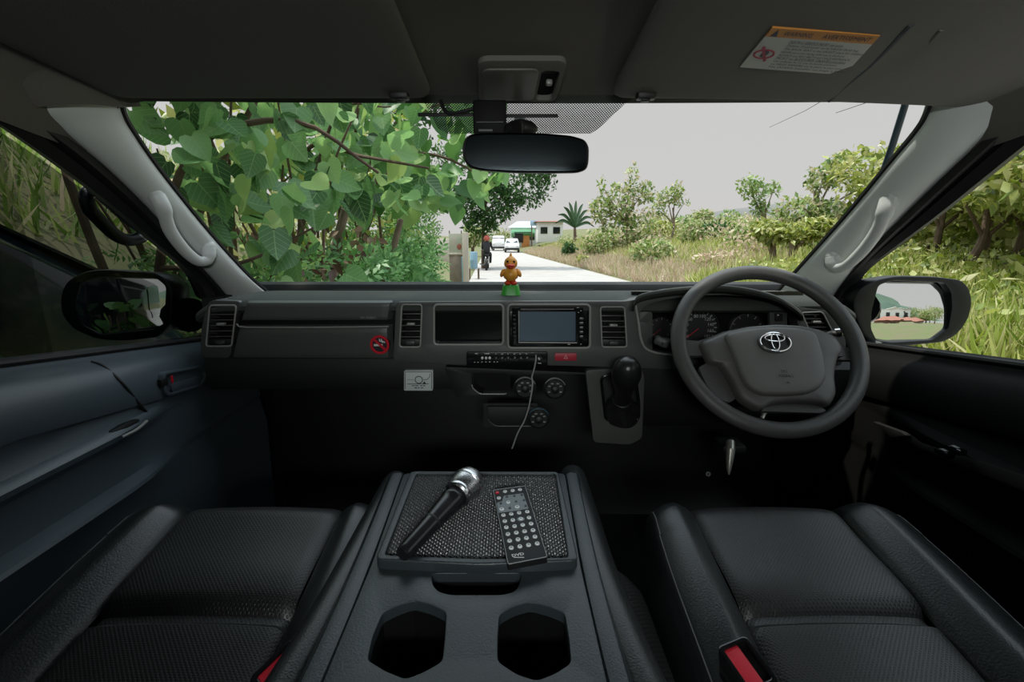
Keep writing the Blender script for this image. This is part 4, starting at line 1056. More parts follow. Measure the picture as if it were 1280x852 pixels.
# grab handles on the pillars
def grab(name, label, pts, offs, M, sg):
    P = [onplane(px, py, (LS[4] if sg < 0 else RS[4]), NRM[sg]) + NRM[sg] * o_ for (px, py), o_ in zip(pts, offs)]
    g = thing(name, label, 'grab handle', P[0], 'grab handles on the windscreen pillars')
    c = bez(P, 30); k = len(c)
    MB().tube(c, [(.014 if (i / k < .2 or i / k > .85) else .0115) for i in range(k)], 14, flat=(1.25, .85, NRM[sg])).done('grip', M, g)
    for q in (P[0], P[-1]):
        MB().ell(q - NRM[sg] * .010, (.020, .020, .020), seg=18).done('end_cap', M, g)
    return g
NRM = {}
for sg, W, Sx in ((-1, LW, LS), (1, RW, RS)):
    n = (W[5] - W[2]).cross(Sx[4] - W[4]).normalized(); n = n if n.y < 0 else -n; NRM[sg] = n
HL = mat('handle_grey', (.74, .76, .75), .38)
grab('grab_handle', 'pale grey grab handle on the passenger side pillar', [(193, 240), (199, 252), (207, 278), (225, 303), (243, 318), (256, 317), (259, 306)], [.015, .030, .034, .034, .030, .026, .012], HL, -1)
grab('grab_handle', 'grey grab handle on the driver side pillar', [(1112, 243), (1109, 256), (1100, 278), (1082, 303), (1062, 322), (1046, 327), (1041, 317)], [.012, .030, .034, .034, .030, .026, .012], HL, 1)

# ================================================================== seats
def seat(label, xc, hw, bl, br, M_c, grp='front seats', back=True):
    """hw half width of the centre panel; bl, br widths of the left and right bolsters"""
    s = thing('car_seat_unit', label, 'seat', R(xc, .45, -.95), grp)
    zc = lambda y: -.535 + .05 * (y - .5) / .27
    # path of the cushion from back to front, then rolling down
    path = [(y, zc(y)) for y in np.linspace(.02, .735, 60)]
    y0, z0 = path[-1]
    for a in np.linspace(8, 90, 10): path.append((y0 + .055 * math.sin(rad(a)), z0 - .055 * (1 - math.cos(rad(a)))))
    for k in range(1, 6): path.append((y0 + .055 - .004 * k, z0 - .055 - .05 * k))
    def crease(y): return -.020 * math.exp(-((y - .548) / .011) ** 2) + .005 * math.exp(-((y - .60) / .05) ** 2)
    def panel(lo, hi, name, M, inset=0):
        rows = []
        for i, (y, z) in enumerate(path):
            if not (lo <= i <= hi): continue
            r_ = []
            for u in np.linspace(-1, 1, 33):
                e = -.010 * abs(u) ** 24
                r_.append(R(xc + u * hw, y, z + (crease(y) if i < 60 else 0) + e + .006 * (1 - u * u)))
            rows.append(r_)
        return MB().grid(rows).done(name, M, s)
    ic = min(range(60), key=lambda i: abs(path[i][0] - .548))
    panel(0, ic, 'rear_cushion', M_c); panel(ic, len(path) - 1, 'front_cushion', M_c)
    for sg, wb in ((-1, bl), (1, br)):
        rows = []
        st = []
        for i, (y, z) in enumerate(path):
            fade = 1 - max(0, (y - .66) / .14) ** 2 * .45
            wloc = wb * (1 - .16 * max(0, (y - .56) / .23) ** 2)
            r_ = []
            for k, q in enumerate(np.linspace(0, 1, 17)):
                h = -.012 + (.012 + .022 * fade) * min(1, q / .42) ** .55 if q < .42 else .022 * fade * (1 - ((q - .42) / .58) ** 2.2 * 1.3)
                r_.append(R(xc + sg * (hw + wloc * q), y - .012 * q * q * (1 if i > 55 else 0), z + h))
            for dz in (.03, .10, .22): r_.append(R(xc + sg * (hw + wloc * (1.02 + .02 * dz)), y - .012, z - .012 - dz))
            st.append(r_[15] + Vector((0, 0, .0012)))
            rows.append(r_)
        b_ = MB().grid(rows).done('bolster', M_LEATHER, s, ang=60)
        MB().tube(st[:68], .0012, 5).done('stitching', mat('thread_grey', (.10, .10, .10), .7), b_)
    MB().box(R(xc, .40, -.86), (2 * hw + bl + br - .08, .56, .26), bev=.03).done('seat_base', M_DARK, s)
    if back:
        rows = []
        for t in np.linspace(0, 1, 24):
            yb, zb = .07 - .27 * t, -.56 + .66 * t
            r_ = []
            for u in np.linspace(-1, 1, 25):
                wv = .26 * (1 - .12 * t)
                side = .05 * max(0, abs(u) - .6) / .4
                r_.append(R(xc + u * wv, yb + side + .03 * math.sin(math.pi * min(1, t * 1.6)) - .05 * max(0, t - .9) * 10, zb))
            rows.append(r_)
        MB().grid(rows, .05).done('seat_back', M_LEATHER, s)
        MB().box(R(xc, -.23, .16), (.24, .08, .14), bev=.03).done('headrest', M_LEATHER, s)
    return s
seat('black leather passenger seat beside the passenger door', -.46, .142, .105, .085, M_PERF)
seat('black perforated leather driver seat below the steering wheel', .468, .134, .090, .115, M_PERF)
# lower tip of the passenger backrest at the edge of the frame
# centre seat cushion under the folded back
cs = thing('centre_seat_unit', 'narrow woven cloth seat cushion between console and driver seat', 'seat', R(.0, .45, -.95))
rows = []
pathc = [(y, -.575) for y in np.linspace(.15, .70, 20)] + [(.70 + .07 * math.sin(rad(a)), -.575 - .07 * (1 - math.cos(rad(a)))) for a in np.linspace(10, 90, 9)] + [(.77, -.75), (.765, -.85)]
for y, z in pathc:
    r_ = []
    for q in np.linspace(0, 1, 24):
        x = -.22 + .455 * q; e = max(0, (q - .80) / .20)
        r_.append(R(x - .06 * max(0, (y - .68) / .1) ** 2 * max(0, q - .5) * 2, y, z - .05 * e ** 2.4))
    for dz in (.05, .15, .3): r_.append(R(.237 - .06 * max(0, (y - .68) / .1) ** 2, y, z - .05 - dz))
    rows.append(r_)
MB().grid(rows).done('cushion', M_WOVEN, cs)
MB().box(R(.0, .44, -.86), (.42, .55, .2), bev=.03).done('seat_base', M_DARK, cs)
# ------------------------------------------------------------------ folded seat back used as console
ZT = -.44
CN = thing('centre_console', 'black console with cup holders and mesh tray between the seats', 'console', R(-.05, .55, -.57))
def CP(px, py, z=ZT): p = at(px, py, Z=z); return (p.x, p.y)
def cf(u, v, w_): return R(u, v, ZT + w_)
outl = [CP(505, 591), CP(706, 591), CP(726, 708), CP(764, 875), CP(790, 980), CP(340, 980), CP(394, 875), CP(464, 706)]
CL = [(478, 766), (497, 757), (517, 750), (540, 756), (558, 765), (556, 796), (553, 826), (530, 839), (507, 848), (482, 838), (459, 824), (466, 794)]
CRr = [(624, 768), (642, 758), (663, 752), (686, 758), (706, 766), (711, 797), (714, 828), (694, 841), (671, 850), (646, 842), (622, 826), (622, 797)]
RC = [(539, 716), (541, 731), (548, 739), (563, 743), (628, 743), (643, 739), (649, 731), (653, 716)]
MB().plate(roundpoly(outl, .012), [roundpoly([CP(*p) for p in CL], .006), roundpoly([CP(*p) for p in CRr], .006), roundpoly([CP(*p) for p in RC], .008)], cf, -.014, 0, .003, 3).done('top_panel', M_CONS, CN)
for L, nm in ((CL, 'cup_well'), (CRr, 'cup_well'), (RC, 'finger_recess')):
    P = [Vector(CP(*p)) for p in L]; c = sum(P, Vector((0, 0))) / len(P); d = .10 if nm == 'cup_well' else .06
    rows = []
    for s_, z in ((1.04, -.010), (1.01, -.016), (.93, -d), (.2, -d - .001)): rows.append([cf(*(c + (p - c) * s_), z) for p in P + P[:1]])
    MB().grid(rows).done(nm, mat('well_black', (.004, .004, .004), .5, spec=.2), CN)
# side strips with a joint, and body
for sg, pts, nm in ((-1, [(505, 592), (464, 706), (394, 875), (340, 980)], 'side_strip'), (1, [(706, 592), (726, 708), (764, 875), (790, 980)], 'side_strip')):
    a = bez([cf(*CP(*p), 0) for p in pts], 30)
    rows = []
    for off, dz in ((.0015, -.006), (.003, .0), (.010, .003), (.022, .001), (.030, -.008), (.034, -.03), (.040, -.13)):
        rows.append([p + Vector((sg * off, 0, dz)) for p in a])
    MB().grid(rows).done(nm, M_CONS, CN)
MB().box(R(-.05, .40, -.62), (.26, .72, .12), bev=.02).done('body', M_DARK, CN)
# padded leather roll along the driver side and the passenger side
rr_ = bez([at(716, 597, Z=-.475), at(728, 640, Z=-.468), at(747, 710, Z=-.468), at(775, 790, Z=-.468), at(812, 880, Z=-.468), at(850, 960, Z=-.47)], 40)
mb = MB(); mb.tube([rr_[0] + Vector((0, .012, -.02))] + rr_, [.010] + [.026] * len(rr_), 20); mb.done('side_padding', M_LEATHER, CN)
rl_ = bez([at(494, 603, Z=-.485), at(470, 650, Z=-.480), at(440, 710, Z=-.48), at(398, 790, Z=-.48), at(340, 890, Z=-.48)], 40)
mb = MB(); mb.tube([rl_[0] + Vector((0, .012, -.02))] + rl_, [.010] + [.024] * len(rl_), 20); mb.done('side_padding', M_LEATHER, CN)
# mesh tray
ZR = ZT + .012
def tf(u, v, w_): return R(u, v, ZR + w_)
T4 = [(513, 590), (698, 590.5), (723, 702), (600, 707), (469, 701)]
I4 = [(521, 592.5), (694, 593), (710, 698), (600, 699.5), (481, 695)]
tp = [CP(*p, ZR) for p in T4]; ip = [CP(*p, ZR) for p in I4]
tray = MB().plate(roundpoly(tp, .010), [roundpoly(ip, .006)], tf, -.013, .003, .0025, 3).done('tray_frame', M_CONS, CN)
A, B, C_, D_ = [Vector(CP(*p, ZR)) for p in ((519, 592), (695, 592.5), (711, 699.5), (480, 696))]
nu, nv = 440, 360
ii = np.arange(nu + 1) / nu; jj = np.arange(nv + 1) / nv
UU, VV = np.meshgrid(ii, jj)
X = (A.x * (1 - UU) + B.x * UU) * (1 - VV) + (D_.x * (1 - UU) + C_.x * UU) * VV
Y = (A.y * (1 - UU) + B.y * UU) * (1 - VV) + (D_.y * (1 - UU) + C_.y * UU) * VV
pit = .0080
hh = np.cos(2 * math.pi * X / pit) * np.cos(2 * math.pi * Y / pit)
Z = H + ZR - .004 + .0030 * np.clip(hh, -.2, 1)
co = np.stack([X, Y, Z], -1).reshape(-1, 3)
me = bpy.data.meshes.new('mesh_mat'); idx = np.arange((nu + 1) * (nv + 1)).reshape(nv + 1, nu + 1)
fa = np.stack([idx[:-1, :-1], idx[:-1, 1:], idx[1:, 1:], idx[1:, :-1]], -1).reshape(-1, 4)
me.from_pydata(co.tolist(), [], fa.tolist()); link('mesh_mat', me, M_MESHMAT, CN)

# ------------------------------------------------------------------ microphone
m0 = at(503, 693, Z=ZR + .012); m1 = at(582, 606, Z=ZR + .027)
MC = thing('microphone', 'black handheld microphone with silver mesh head lying on the console tray', 'microphone', (m0 + m1) / 2 - Vector((0, 0, .02)))
ax = (m1 - m0).normalized(); L = (m1 - m0).length
MB().lathe([(0, 0), (.0095, 0), (.0108, .002), (.0115, .008), (.0135, L * .35), (.0175, L * .66), (.0182, L * .72), (.0190, L * .73), (.0190, L * .755), (.0175, L * .76), (.0165, L * .80), (.0200, L * .83), (0, L * .83)], m0, ax, 36).done('handle', mat('mic_body', (.012, .012, .014), .24), MC)
MB().lathe([(.0195, L * .82), (.0228, L * .835), (.0235, L * .85), (.0228, L * .875), (.0205, L * .88)], m0, ax, 36).done('collar_ring', mat('mic_ring', (.62, .63, .64), .25, 1.), MC)
mg = bpy.data.materials.new('mic_mesh'); mg.use_nodes = True; n_ = mg.node_tree; b = n_.nodes['Principled BSDF']; b.inputs['Metallic'].default_value = 1; b.inputs['Roughness'].default_value = .35
t_ = n_.nodes.new('ShaderNodeTexCoord'); vo = n_.nodes.new('ShaderNodeTexVoronoi'); vo.inputs['Scale'].default_value = 620; n_.links.new(t_.outputs['Object'], vo.inputs['Vector'])
r_ = n_.nodes.new('ShaderNodeValToRGB'); r_.color_ramp.elements[0].color = (.04, .04, .045, 1); r_.color_ramp.elements[1].color = (.62, .62, .62, 1); r_.color_ramp.elements[0].position = .25; r_.color_ramp.elements[1].position = .5
n_.links.new(vo.outputs['Distance'], r_.inputs[0]); n_.links.new(r_.outputs[0], b.inputs['Base Color'])
pr = [(.0200, L * .875), (.0225, L * .90), (.0248, L * .95), (.0256, L * 1.0), (.0256, L * 1.03), (.0246, L * 1.08), (.0215, L * 1.13), (.016, L * 1.165), (.008, L * 1.185), (0, L * 1.19)]
MB().lathe(pr, m0, ax, 40).done('grille', mg, MC)
MB().lathe([(.0254, L * 1.005), (.0268, L * 1.012), (.0268, L * 1.040), (.0254, L * 1.047)], m0, ax, 40).done('grille_band', MATS['mic_ring'], MC)
MB().lathe([(.0142, L * .40), (.0146, L * .41), (.0146, L * .42), (.0142, L * .43)], m0, ax, 30).done('printed_band', M_DARK, MC)

# ------------------------------------------------------------------ remote control
ZM = ZR + .0095
r0, r1, r2, r3 = [at(px, py, Z=ZM) for px, py in ((616, 612), (656.5, 606.5), (684.5, 696.5), (635, 706))]
RM = thing('remote_control', 'slim black remote control with round silver buttons on the console tray', 'remote control', (r0 + r1 + r2 + r3) / 4 - Vector((0, 0, .009)))
rx = ((r1 - r0) + (r2 - r3)).normalized(); ry = ((r0 - r3) + (r1 - r2)); ry = (ry - rx * ry.dot(rx)).normalized(); rc = (r0 + r1 + r2 + r3) / 4
def rl(px, py): p = at(px, py, Z=ZM) - rc; return (p.dot(rx), p.dot(ry))
def rf(u, v, w_): return rc + rx * u + ry * v + Vector((0, 0, w_))
Pr = [rl(*p) for p in ((616, 612), (656.5, 606.5), (684.5, 696.5), (635, 706))]
MB().plate(roundpoly(Pr, .003), [], rf, -.0080, .0, .0012).done('case', mat('remote_case', (.008, .008, .009), .5, spec=.25), RM)
mb = MB(); P_ = [Vector(p) for p in roundpoly(Pr, .003)]; c = sum(P_, Vector((0, 0))) / len(P_)
mb.tube([rf(*(c + (p - c) * .985), .0002) for p in P_], .0006, 6, closed=True); mb.done('case_rim', mat('remote_rim', (.28, .29, .30), .35), RM)
def rcp(x, y): return rl(610 + x / 7.61, 600 + y / 7.61)
MB().plate([rcp(*p) for p in ((85, 215), (135, 200), (150, 150), (215, 140), (335, 125), (385, 270), (270, 290), (100, 310))], [], rf, -.001, .0004).done('grey_field', mat('remote_field', (.17, .20, .21), .4), RM)
MB().plate([(rcp(312, 370)[0] + .0058 * math.cos(a), rcp(312, 370)[1] + .0052 * math.sin(a)) for a in np.linspace(0, 2 * math.pi, 25)[:-1]], [], rf, -.001, .0004).done('grey_field', MATS['remote_field'], RM)
M_BTN = mat('remote_button', (.80, .82, .83), .35); M_BTND = mat('remote_button_dark', (.03, .035, .04), .3)
btns = [(88, 120, 3, .0), (162, 110, 1, .0), (235, 101, 1, .0), (304, 92, 1, 0), (103, 172, 1, 0), (180, 160, 2, 0), (250, 152, 2, 0), (320, 143, 2, 0), (122, 222, 2, 0), (193, 213, 1, 0), (267, 205, 2, 0), (342, 192, 2, 0),
        (130, 278, 1, .0004), (207, 267, 2, 0), (277, 256, 1, .0004), (357, 246, 2, 0)]
for rowp in ([(146, 335), (221, 324), (296, 312), (373, 302)], [(160, 392), (236, 382), (312, 370), (390, 358)], [(174, 451), (253, 440), (330, 428), (409, 416)], [(189, 515), (269, 502), (348, 489), (428, 478)], [(205, 579), (285, 566), (365, 552), (446, 540)], [(221, 646), (303, 633), (386, 619), (468, 605)]):
    btns += [(x, y, 1, 0) for x, y in rowp]
for x, y, k, g in btns:
    u, v = rcp(x, y); r = {1: .0035, 2: .0021, 3: .0034}[k] + g
    q = MB().lathe([(r, -.0005), (r, .0010), (r * .85, .0017), (0, .0019)], rf(u, v, 0), (0, 0, 1), 16).done('button', {1: M_BTN, 2: M_BTND, 3: M_RED}[k], RM)
    if k == 3: q['label'] = 'red power button'
    if k == 1: MB().box(rf(u, v, .0019), (r * .7, r * .45, .0002)).done('button_print', M_BLACKP, q, smooth=False)
mb = MB(); c = rcp(285, 712); an = 0
text_into(mb, 'DVD', .0072, lambda u, v, w_: rf(c[0] + u, c[1] + v, .0002 + w_), sx=1.15, bold=.0002)
mb.box(rf(c[0], c[1] - .0048, .0003), (.014, .0012, .0003)); mb.done('dvd_lettering', M_WHITE, RM, smooth=False)

# ------------------------------------------------------------------ seat belt buckles
def buckle(label, p, tilt):
    b_ = thing('seat_belt_buckle', label, 'buckle', p)
    Rm = tilt.to_matrix().to_4x4(); f_ = lambda u, v, w_: p + (Rm @ Vector((u, v, w_)))
    MB().plate(rrect(-.020, -.028, .020, .028, .006), [rrect(-.014, -.022, .014, .022, .003)], f_, -.05, .004, .002).done('housing', M_GLOSSBLK, b_)
    MB().plate(rrect(-.0145, -.0225, .004, .0225, .002), [], f_, -.01, .001, .001).done('release_button', mat('buckle_red', (.62, .02, .04), .4, bump=(900, .3)), b_)
    MB().plate(rrect(.004, -.0225, .0145, .0225, .002), [], f_, -.02, -.006).done('slot', M_VENT, b_)
    return b_
buckle('black buckle with red button beside the driver seat', at(934, 831, Z=-.485), Euler((rad(8), rad(-14), rad(12))))
buckle('black buckle with red button at the inner edge of the passenger seat', at(352, 838, Z=-.50), Euler((rad(6), rad(30), rad(-25))))

# ------------------------------------------------------------------ door mirrors
def door_mirror(label, outl, gl, YP, sg, aim, arm):
    c0 = sum((at(*p, Y=YP) for p in outl), Vector()) / len(outl)
    m_ = thing('door_mirror', label, 'mirror', arm)
    f_ = lambda px, py: at(px, py, Y=YP)
    P = [f_(*p) for p in outl]; P = [Vector((q[0], YP, q[1])) for q in roundpoly([(p.x, p.z) for p in P], .02, 4)]
    c = sum(P, Vector()) / len(P); G = [Vector((q[0], YP, q[1])) for q in roundpoly([(f_(*p).x, f_(*p).z) for p in gl], .01, 4)]; gc = sum(G, Vector()) / len(G)
    rows = []
    for s_, dy in ((.25, .15), (.6, .135), (.85, .09), (.97, .035), (1.0, .0), (.995, -.010), (.97, -.016)): rows.append([c + (p - c) * s_ + Vector((0, dy, 0)) for p in P + P[:1]])
    sh = MB().grid(rows); t = bmesh.new()
    shell = sh.done('housing', M_SIGNALBLK, m_)
    fm = MB().plate([(p.x, p.z) for p in P], [[(p.x, p.z) for p in G]], lambda u, v, w_: Vector((u, YP - w_, v)), -.004, .016, .004).done('face_rim', M_SIGNALBLK, m_)
    # convex glass: sphere cap aimed at AIM
    v_in = (gc - CAM).normalized(); nrm = (Vector(aim).normalized() - v_in).normalized()
    Rg = 1.1; cen = gc - nrm * Rg; rows = []
    for s_ in np.linspace(.02, 1.03, 16):
        r_ = []
        for p in G + G[:1]:
            q = gc + (p - gc) * float(s_)
            r_.append(cen + (q - cen).normalized() * Rg + Vector((0, .004, 0)))
        rows.append(r_)
    g_ = MB().grid(rows).done('mirror_glass', M_MIRROR, m_, ang=80)
    MB().tube([arm, arm.lerp(c, .5) + Vector((0, .06, -.02)), c + Vector((0, .07, -.01))], [.05, .045, .05], 14).done('arm', M_SIGNALBLK, m_)
    return m_
door_mirror('black door mirror outside the driver window reflecting white houses and hills', [(1060, 380), (1068, 360), (1093, 348), (1117, 344), (1163, 345), (1195, 349), (1205, 359), (1209, 377), (1204, 398), (1191, 416), (1174, 426), (1128, 430.5), (1090, 431), (1072, 418)],
            [(1093, 356), (1110, 350), (1174, 352.5), (1182.5, 365), (1183.5, 384), (1179, 409), (1160, 423), (1110, 426), (1091, 423.5), (1084, 409), (1084.7, 387.6)], 1.26, 1, (.46, -.885, .045), Vector((1.0, 1.30, H - .20)))
door_mirror('black door mirror seen through the tinted passenger window', [(83, 392), (82, 368), (90, 350), (112, 338.6), (136, 336), (204, 341), (221, 358), (220, 400), (204, 419.6), (163, 424.7), (129, 423), (99, 411)],
            [(103, 352), (128, 345), (200, 347), (212, 357), (210, 402), (198, 410), (132, 417), (109, 404), (100, 380)], 1.27, -1, (-.30, -.95, -.02), Vector((-.93, 1.30, H - .22)))
lp = bez([at(*p, X=-1.10) for p in ((112, 262), (108, 246), (117, 238), (132, 248), (160, 273), (181, 291), (163, 300), (142, 292), (112, 262))], 40)[:-1]
o_ = MB().tube(lp, .017, 12, closed=True).tube([at(120, 236, X=-1.08), at(145, 250, X=-.98), at(180, 280, X=-.92)], .02, 10).done('mirror_bracket', M_SIGNALBLK)
tag(o_, 'black loop shaped bracket outside the passenger window above the door mirror', 'bracket')

# ------------------------------------------------------------------ wipers, antenna
def wiper(label, pts):
    w_ = thing('windscreen_wiper', label, 'wiper', ws(*pts[0], -.02), 'windscreen wipers at the base of the glass')
    P = bez([ws(px, py, 0) - WN * -.045 for px, py in pts], 20)
    MB().tube(P, .007, 8).done('blade', M_RUBBER, w_)
    MB().tube([P[len(P) // 2] + Vector((0, .01, .0)), P[len(P) // 2] + Vector((.14, .06, -.03))], .008, 8).done('arm', M_RUBBER, w_)
wiper('black wiper lying along the base of the glass before the passenger', [(338, 365.5), (380, 363.5), (425, 363), (500, 367)])
wiper('black wiper lying along the base of the glass before the driver', [(690, 367), (730, 365), (780, 366), (830, 368)])
an = MB().tube([at(1104, 215, Y=1.35), at(1116, 180, Y=1.33), at(1131, 132, Y=1.30), at(1145, 80, Y=1.27)], .0085, 10).done('radio_antenna', mat('antenna_blue', (.006, .018, .028), .35))
tag(an, 'dark thin antenna rod outside the windscreen near the driver pillar', 'antenna')

# ================================================================== OUTSIDE: ground, road
def interp(x, tab):
    xs, ys = zip(*tab); return np.interp(x, xs, ys)
XL = [(-60, -1.7), (10, -1.6), (15, -1.5), (24, -1.9), (50, -3.0), (80, -6), (140, -16)]
XR = [(-60, 4.8), (14, 4.7), (24, 3.6), (50, .9), (70, -1.2), (90, -4.2), (140, -12)]
def noise2(x, y, s): return np.sin(x * s + 1.3 * np.sin(y * s * .7)) * np.cos(y * s * 1.1 + .8 * np.sin(x * s * .6))
def ground(x, y):
    x = np.asarray(x, float); y = np.asarray(y, float)
    d = x - interp(y, XR)
    hr = np.clip(d, 0, 5) * .17 + np.clip(d - 5, 0, 22) * .13
    hr = np.where(y < -8, np.clip(d, 0, 6) * .12 - np.clip(d - 12, 0, 30) * .06, hr)
    st = interp(y, [(-60, 3.6), (2.2, 3.6), (3.4, 2.2), (11, 2.0), (15, 3.0), (40, 4)])
    fade = interp(y, [(-60, .5), (-5, 1), (9, 1), (13, .25), (60, .25)])
    dl = -x - st
    hl = (np.clip(dl, 0, 3.6) * .72 + np.clip(dl - 3.6, 0, 16) * .35) * fade
    n = .05 * noise2(x, y, 1.7) + .03 * noise2(x + 9, y - 4, 4.1)
    off = np.clip(np.maximum(d, dl), 0, 1.5) / 1.5
    return hr * (d > 0) + hl * (dl > 0) + n * off
gx = np.concatenate([np.linspace(-90, -14, 20), np.linspace(-13, 16, 118), np.linspace(17, 120, 34)])
gy = np.concatenate([np.linspace(-90, -12, 22), np.linspace(-10, 34, 150), np.linspace(35, 160, 60)])
GX, GY = np.meshgrid(gx, gy); GZ = ground(GX, GY) - .03
me = bpy.data.meshes.new('ground'); idx = np.arange(GX.size).reshape(GX.shape)
me.from_pydata(np.stack([GX, GY, GZ], -1).reshape(-1, 3).tolist(), [], np.stack([idx[:-1, :-1], idx[:-1, 1:], idx[1:, 1:], idx[1:, :-1]], -1).reshape(-1, 4).tolist())
M_SOIL = mat('soil', (.16, .14, .075), .95, bump=(8, 1.), var=(.9, (.12, .15, .05)))
struct(link('ground', me, M_SOIL), 'dry earth and grass verges sloping up beside the road', 'ground')
yy = np.concatenate([np.linspace(-40, 20, 30), np.linspace(22, 140, 60)])
rows = [[Vector((float(interp(y, XL)) * (1 - u) + float(interp(y, XR)) * u, y, .012 + .02 * math.sin(math.pi * u))) for u in np.linspace(0, 1, 8)] for y in yy]
struct(MB().grid(rows).done('road', mat('road_concrete', (.36, .335, .315), .85, bump=(30, .4), var=(1.3, (.40, .38, .36)))), 'pale concrete road bending away to the left', 'road')

LB = lambda n, c1, c2: [c1, tuple((a + b) / 2 for a, b in zip(c1, c2)), c2]
L_BIG = leafmat('big_leaf', [(.03, .08, .03), (.085, .19, .075), (.14, .29, .11), (.21, .39, .15), (.34, .48, .16)], .40, .035, True)
L_MID = leafmat('mid_leaf', [(.04, .12, .035), (.12, .26, .08), (.20, .37, .13), (.32, .45, .16)], .4, .03)
L_WEED = leafmat('weed_leaf', [(.06, .17, .05), (.14, .33, .12), (.24, .43, .18)], .35, .04)
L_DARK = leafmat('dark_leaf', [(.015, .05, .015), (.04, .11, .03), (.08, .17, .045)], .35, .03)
L_TREE = leafmat('tree_leaf', [(.07, .14, .03), (.17, .27, .07), (.30, .38, .14), (.46, .46, .26), (.56, .46, .36)], .35, .03)
L_PALE = leafmat('pale_leaf', [(.10, .20, .045), (.22, .33, .10), (.38, .42, .22)], .35, .05)
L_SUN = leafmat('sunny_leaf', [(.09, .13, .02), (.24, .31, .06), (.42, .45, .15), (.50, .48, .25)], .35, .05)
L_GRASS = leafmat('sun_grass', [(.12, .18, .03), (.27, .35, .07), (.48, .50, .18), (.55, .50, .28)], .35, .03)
L_PINK = leafmat('pink_grass', [(.38, .28, .20), (.58, .44, .35), (.32, .36, .15), (.66, .54, .45)], .3, .02)
L_DRY = leafmat('dry_leaf', [(.07, .04, .025), (.15, .09, .055), (.28, .20, .14)], .2, .03)
BARK = mat('bark_brown', (.10, .065, .045), .95, bump=(25, 1.), var=(6, (.16, .11, .08)))
BARKG = mat('bark_grey', (.26, .20, .16), .95, bump=(25, 1.), var=(6, (.16, .12, .09)))

def branches(name, paths, M, parent):
    mb = MB()
    for pts, r0_, r1_ in paths:
        P = bez(pts, 16); n = len(P)
        mb.tube(P, [r0_ + (r1_ - r0_) * i / (n - 1) for i in range(n)], 8)
    return mb.done(name, M, parent)

# ---- generic trees and bushes
def tree(name, label, base, trunk, crown, leaf, M, Mb=BARK, group=None, tm=None, cat='tree'):
    """trunk: list of (points, r0, r1) relative to base; crown: list of (centre, radii, count)"""
    b_ = Vector(base); t = thing(name, label, cat, b_, group)
    branches('trunk', [([b_ + Vector(p) for p in pts], a, c) for pts, a, c in trunk], Mb, t)
    pos = np.concatenate([blob(n, np.array(b_) + np.array(c), r) for c, r, n in crown]); k = len(pos)
    cloud('crown', M, pos, rng.uniform(leaf * .6, leaf * 1.25, k), rnd(k, .8) + np.array([0, 0, -.2]), rnd(k, .6) + np.array([0, -.3, .7]), tm or tmpl_oval(), t)
    return t
# ---- near hedge of big heart shaped leaves on the left
def hanging(n, boxes, smin, smax, parent, name, M, tm, droop=.8):
    pos = []
    for (x0, x1, y0, y1, z0, z1, k) in boxes: pos.append(np.stack([rng.uniform(x0, x1, k), rng.uniform(y0, y1, k), rng.uniform(z0, z1, k)], -1))
    pos = np.concatenate(pos); N = len(pos)
    yd = rnd(N, .55) + np.array([.1, -.1, -droop]); nr = rnd(N, .55) + np.array([.25, -.65, .45])
    return cloud(name, M, pos, rng.uniform(smin, smax, N), yd, nr, tm, parent)
h = H
P1 = thing('heart_leaved_shrub', 'big heart leaved green shrub hanging close beyond the passenger pillar', 'shrub', (-2.1, 2.9, 0), 'leafy shrubs on the left bank')
hanging(0, [(-2.0, -1.45, 2.5, 3.1, h - .25, h + 1.2, 52), (-1.75, -1.0, 2.4, 3.1, h - .38, h + .42, 58), (-2.0, -1.05, 2.5, 3.3, h + .25, h + 1.2, 52), (-2.6, -1.5, 3.2, 3.8, h + .0, h + 1.9, 80), (-2.05, -1.5, 2.5, 2.9, h + .55, h + 1.1, 26)], .115, .185, P1, 'foliage', L_BIG, tmpl_heart())
branches('branches', [([(-2.5, 3.0, .2), (-2.3, 3.0, h - .2), (-1.9, 2.9, h + .5), (-1.2, 2.7, h + .62), (-.75, 2.7, h + .35)], .035, .008), ([(-2.5, 3.1, .3), (-2.7, 2.9, h + .6), (-2.0, 2.7, h + .75), (-1.0, 2.6, h + .72)], .03, .006), ([(-2.3, 3.0, h - .2), (-1.6, 2.7, h - .15), (-1.1, 2.6, h + .05)], .018, .005), ([(-2.6, 3.2, .3), (-2.2, 3.2, h), (-1.5, 3.3, h + 1.2), (-1.2, 3.2, h + 1.9)], .03, .01)], BARK, P1)
P2 = thing('heart_leaved_shrub', 'green shrub with drooping leaves along a curved brown branch left of the mirror', 'shrub', (-1.9, 4.3, 0), 'leafy shrubs on the left bank')
hanging(0, [(-2.4, -.85, 3.6, 5.2, h + .45, h + 1.8, 115), (-1.7, -.8, 3.7, 4.7, h + .22, h + .9, 52), (-2.7, -1.5, 4.2, 5.4, h + .3, h + 1.4, 45)], .15, .235, P2, 'foliage', L_BIG, tmpl_heart())
branches('branches', [([(-2.2, 4.5, .2), (-2.0, 4.4, h), (-1.75, 4.2, h + .75), (-1.2, 3.8, h + .62), (-.62, 3.6, h + .50)], .03, .008), ([(-2.0, 4.4, h), (-1.5, 4.2, h + 1.0), (-1.0, 4.1, h + 1.05)], .02, .006), ([(-2.1, 4.6, .3), (-1.6, 4.6, h + .4), (-1.3, 4.5, h + 1.6)], .03, .008)], BARK, P2)
P3 = thing('heart_leaved_shrub', 'green overhanging shrub whose leaves hang behind the interior mirror', 'shrub', (-2.0, 6.2, 0), 'leafy shrubs on the left bank')
